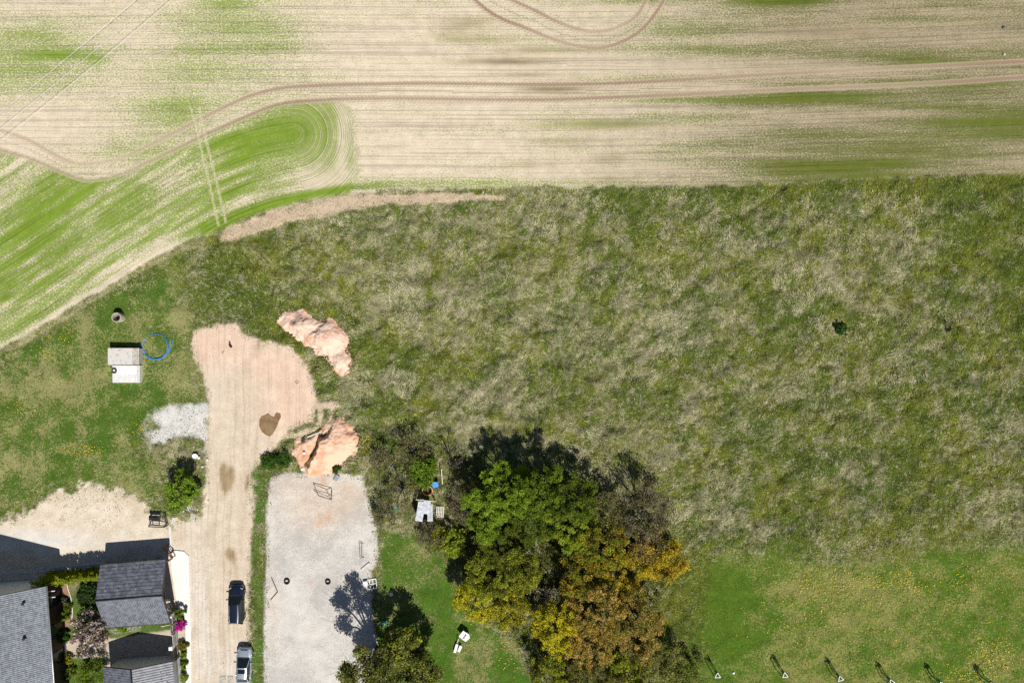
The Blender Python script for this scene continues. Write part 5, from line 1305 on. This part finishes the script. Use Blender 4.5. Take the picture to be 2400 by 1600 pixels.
# single plants elsewhere
tree('young_tree', 'bright green young tree with dark branchy shadow beside the dirt road', 'tree', (424, 1152), 50, 3.5, [(.20, .32, .025), (.15, .26, .022), (.28, .38, .05)], 30, 150, leaf=.12, twig=40, base=.10, crad=.34, longf=2.6, seed=17)
tree('blossom_tree', 'pale pink blossoming tree beside the carport', 'tree', (205, 1488), 54, 4.6, [(.52, .40, .37), (.60, .52, .46), (.34, .24, .22), (.16, .115, .10), (.26, .24, .11)], 22, 190, leaf=.17, twig=120, base=.25, crad=.38, seed=23, at=(246, 1455), up=.3)
tree('conifer_bush', 'dark green spreading bush in the carport shadow west of the carport', 'bush', (212, 1392), 36, 2.4, [(.035, .07, .02), (.05, .09, .025)], 34, 100, leaf=.14, base=.1, seed=24)
for i, a in enumerate((
    ('yellow green leafy shrub at the bottom edge below the blossom tree', (218, 1580), 42, 2.8, [(.15, .23, .02), (.10, .17, .02), (.20, .26, .03)], 120),
    ('bright yellow green ball shrub in the bark bed', (153, 1443), 15, .9, [(.20, .30, .02), (.15, .25, .02)], 40),
    ('dark green small shrub in the bark bed above the ball shrub', (158, 1422), 12, .8, MG, 30),
    ('green shrub by the terrace wall left of the blossom tree', (149, 1495), 16, 1.2, [(.07, .15, .02), (.06, .12, .02)], 40),
    ('little blue grey shrub at the top of the bark bed', (147, 1404), 9, .6, [(.10, .14, .08), (.08, .12, .06)], 24),
    ('tiny green shrub at the hedge end of the bark bed', (140, 1371), 7, .5, MG + BG, 18),
    ('low olive shrub with yellow tips below the white bench', (158, 1545), 14, .9, YE[:2] + OL, 34),
    ('dark shrub at the bottom edge beside the terrace wall', (160, 1578), 18, 1.2, MG, 40),
    ('lime green low plant at the south eave of the carport', (286, 1471), 13, .4, [(.24, .34, .02), (.18, .28, .02)], 30),
    ('dark green bush at the top of the bed outside the garden fence', (424, 1436), 14, 1.3, MG + BG[:1], 44),
    ('magenta flowering bush outside the garden fence', (423, 1466), 13, 1.0, [(.62, .035, .36), (.72, .06, .45), (.48, .02, .26)], 44),
    ('bush with yellow and red leaves below the path outside the fence', (428, 1513), 12, .9, [(.20, .24, .03), (.36, .24, .03), (.30, .07, .04), (.09, .15, .02)], 40),
    ('first round green bush below the yellow and red one outside the fence', (431, 1535), 9, .8, BG, 28),
    ('second round green bush below the yellow and red one outside the fence', (432, 1557), 10, .8, MG + BG, 28),
    ('last green bush by the fence at the bottom edge', (432, 1588), 10, .8, BG, 28),
    ('small yellow green shrub standing alone in the right meadow', (2236, 772), 17, 1.2, [(.20, .27, .03), (.15, .22, .03)], 26),
    ('round dark green bush standing alone in the right meadow', (1974, 772), 16, 1.0, [(.045, .11, .02), (.06, .13, .02)], 44),
    ('dark green low shrub at the foot of the cracked soil heap', (789, 1100), 12, .7, [(.05, .10, .02), (.07, .12, .02)], 30),
    ('dark green clump left of the cracked heap at the strip top', (630, 1082), 20, .8, [(.05, .115, .018), (.07, .14, .02)], 50),
    ('dark green clump between strip top and cracked heap', (665, 1078), 22, .8, [(.05, .115, .018), (.07, .14, .02)], 54))):
    tree('shrub', a[0], 'shrub', a[1], a[2], a[3], a[4], 30 if i != 15 else 16, a[5], leaf=.10, base=.12, crad=.17 if a[2] < 20 else .34, lobes=5, thin=.6, seed=300 + i)
# clipped thuja hedge: a row of plants grown together
t = thing('hedge', 'tall clipped yellow green thuja hedge between the house and the carport', 'hedge', P(190, 1341))
r = np.random.default_rng(401); cent = []
A0, A1 = P(118, 1347), P(262, 1333)
stems = M()
for k in range(15):
    q = A0.lerp(A1, (k + .5) / 15); rel = q - P(190, 1341)
    stems.tube([(rel.x, rel.y, -.05), (rel.x, rel.y, 2.6)], [.05, .015], 5)
    hh = 3.15 + r.uniform(-.18, .18)
    for j in range(46):
        z = hh * (j + .5) / 46; w = .52 * (1 - .30 * (z / hh) ** 3) * (1 if z < hh - .25 else .5)
        cent.append((rel.x + r.normal(0, w * .45), rel.y + r.normal(0, w * .5), z))
stems.build('stem', m_barkw, t)
leaves_mesh('foliage', np.array(cent), 26, .22, .10, [(.27, .30, .02), (.20, .25, .02), (.33, .34, .03)], t, up=.6, seed=402, longf=2.0)

# young trees held by three stakes along the bottom right lawn
stk_pos = [(1682, 1583), (1840, 1582), (1970, 1590), (2090, 1598), (2208, 1603), (2326, 1604)]
ords = ('leftmost staked young tree on the right lawn beside the wood', 'second staked young tree from the wood on the right lawn', 'third staked young tree from the wood on the right lawn',
        'fourth staked young tree from the wood, cut by the bottom edge', 'fifth staked young tree from the wood, only its shadow in view', 'rightmost staked young tree, only its shadow in view near the corner')
m_teal = mat('teal_paint', (.02, .22, .19), .5, .1, 6)
proto = None
for k, (ix, iy) in enumerate(stk_pos):
    p = Q(ix, iy, 2.0); p.z = 0
    if proto is None:
        proto = t = thing('staked_tree', ords[k], 'young tree', p, 0, 'staked young trees on the lawn')
        cs = [(.36 * math.sin(a), .36 * math.cos(a)) for a in (0, 2.094, 4.189)]
        for x, y in cs:
            b_ = M(); b_.tube([(x, y, -.2), (x * .96, y * .96, 2.0)], .045, 8); b_.build('stake', m_teal, t)
        b_ = M()
        for i in range(3):
            a, b2 = cs[i], cs[(i + 1) % 3]; b_.bar((a[0] * 1.05, a[1] * 1.05, 2.02), (b2[0] * 1.05, b2[1] * 1.05, 2.02), .06, .05)
        b_.build('top_frame', m_white, t)
        rr = random.Random(9); b_ = M(); b_.tube([(0, 0, -.05), (.01, .0, 1.4), (0, .02, 2.0), (.02, 0, 2.35)], [.04, .032, .02, .008], 6)
        cent = []
        for i in range(26):
            z = rr.uniform(1.0, 1.85); a = rr.uniform(0, 6.28); l = rr.uniform(.12, .30)
            b_.tube([(0, 0, z - .2), (l * math.cos(a) * .6, l * math.sin(a) * .6, z), (l * math.cos(a), l * math.sin(a), z + .2)], [.012, .008, .004], 3)
            cent.append((l * math.cos(a) * .9, l * math.sin(a) * .9, z + .1))
        b_.build('trunk', m_barkw, t)
        leaves_mesh('crown', np.array(cent), 8, .10, .07, MG, t, seed=501)
    else:
        c = copy_tree(proto); c.location = p; c.rotation_euler = (0, 0, .15 * k); c['label'] = ords[k]
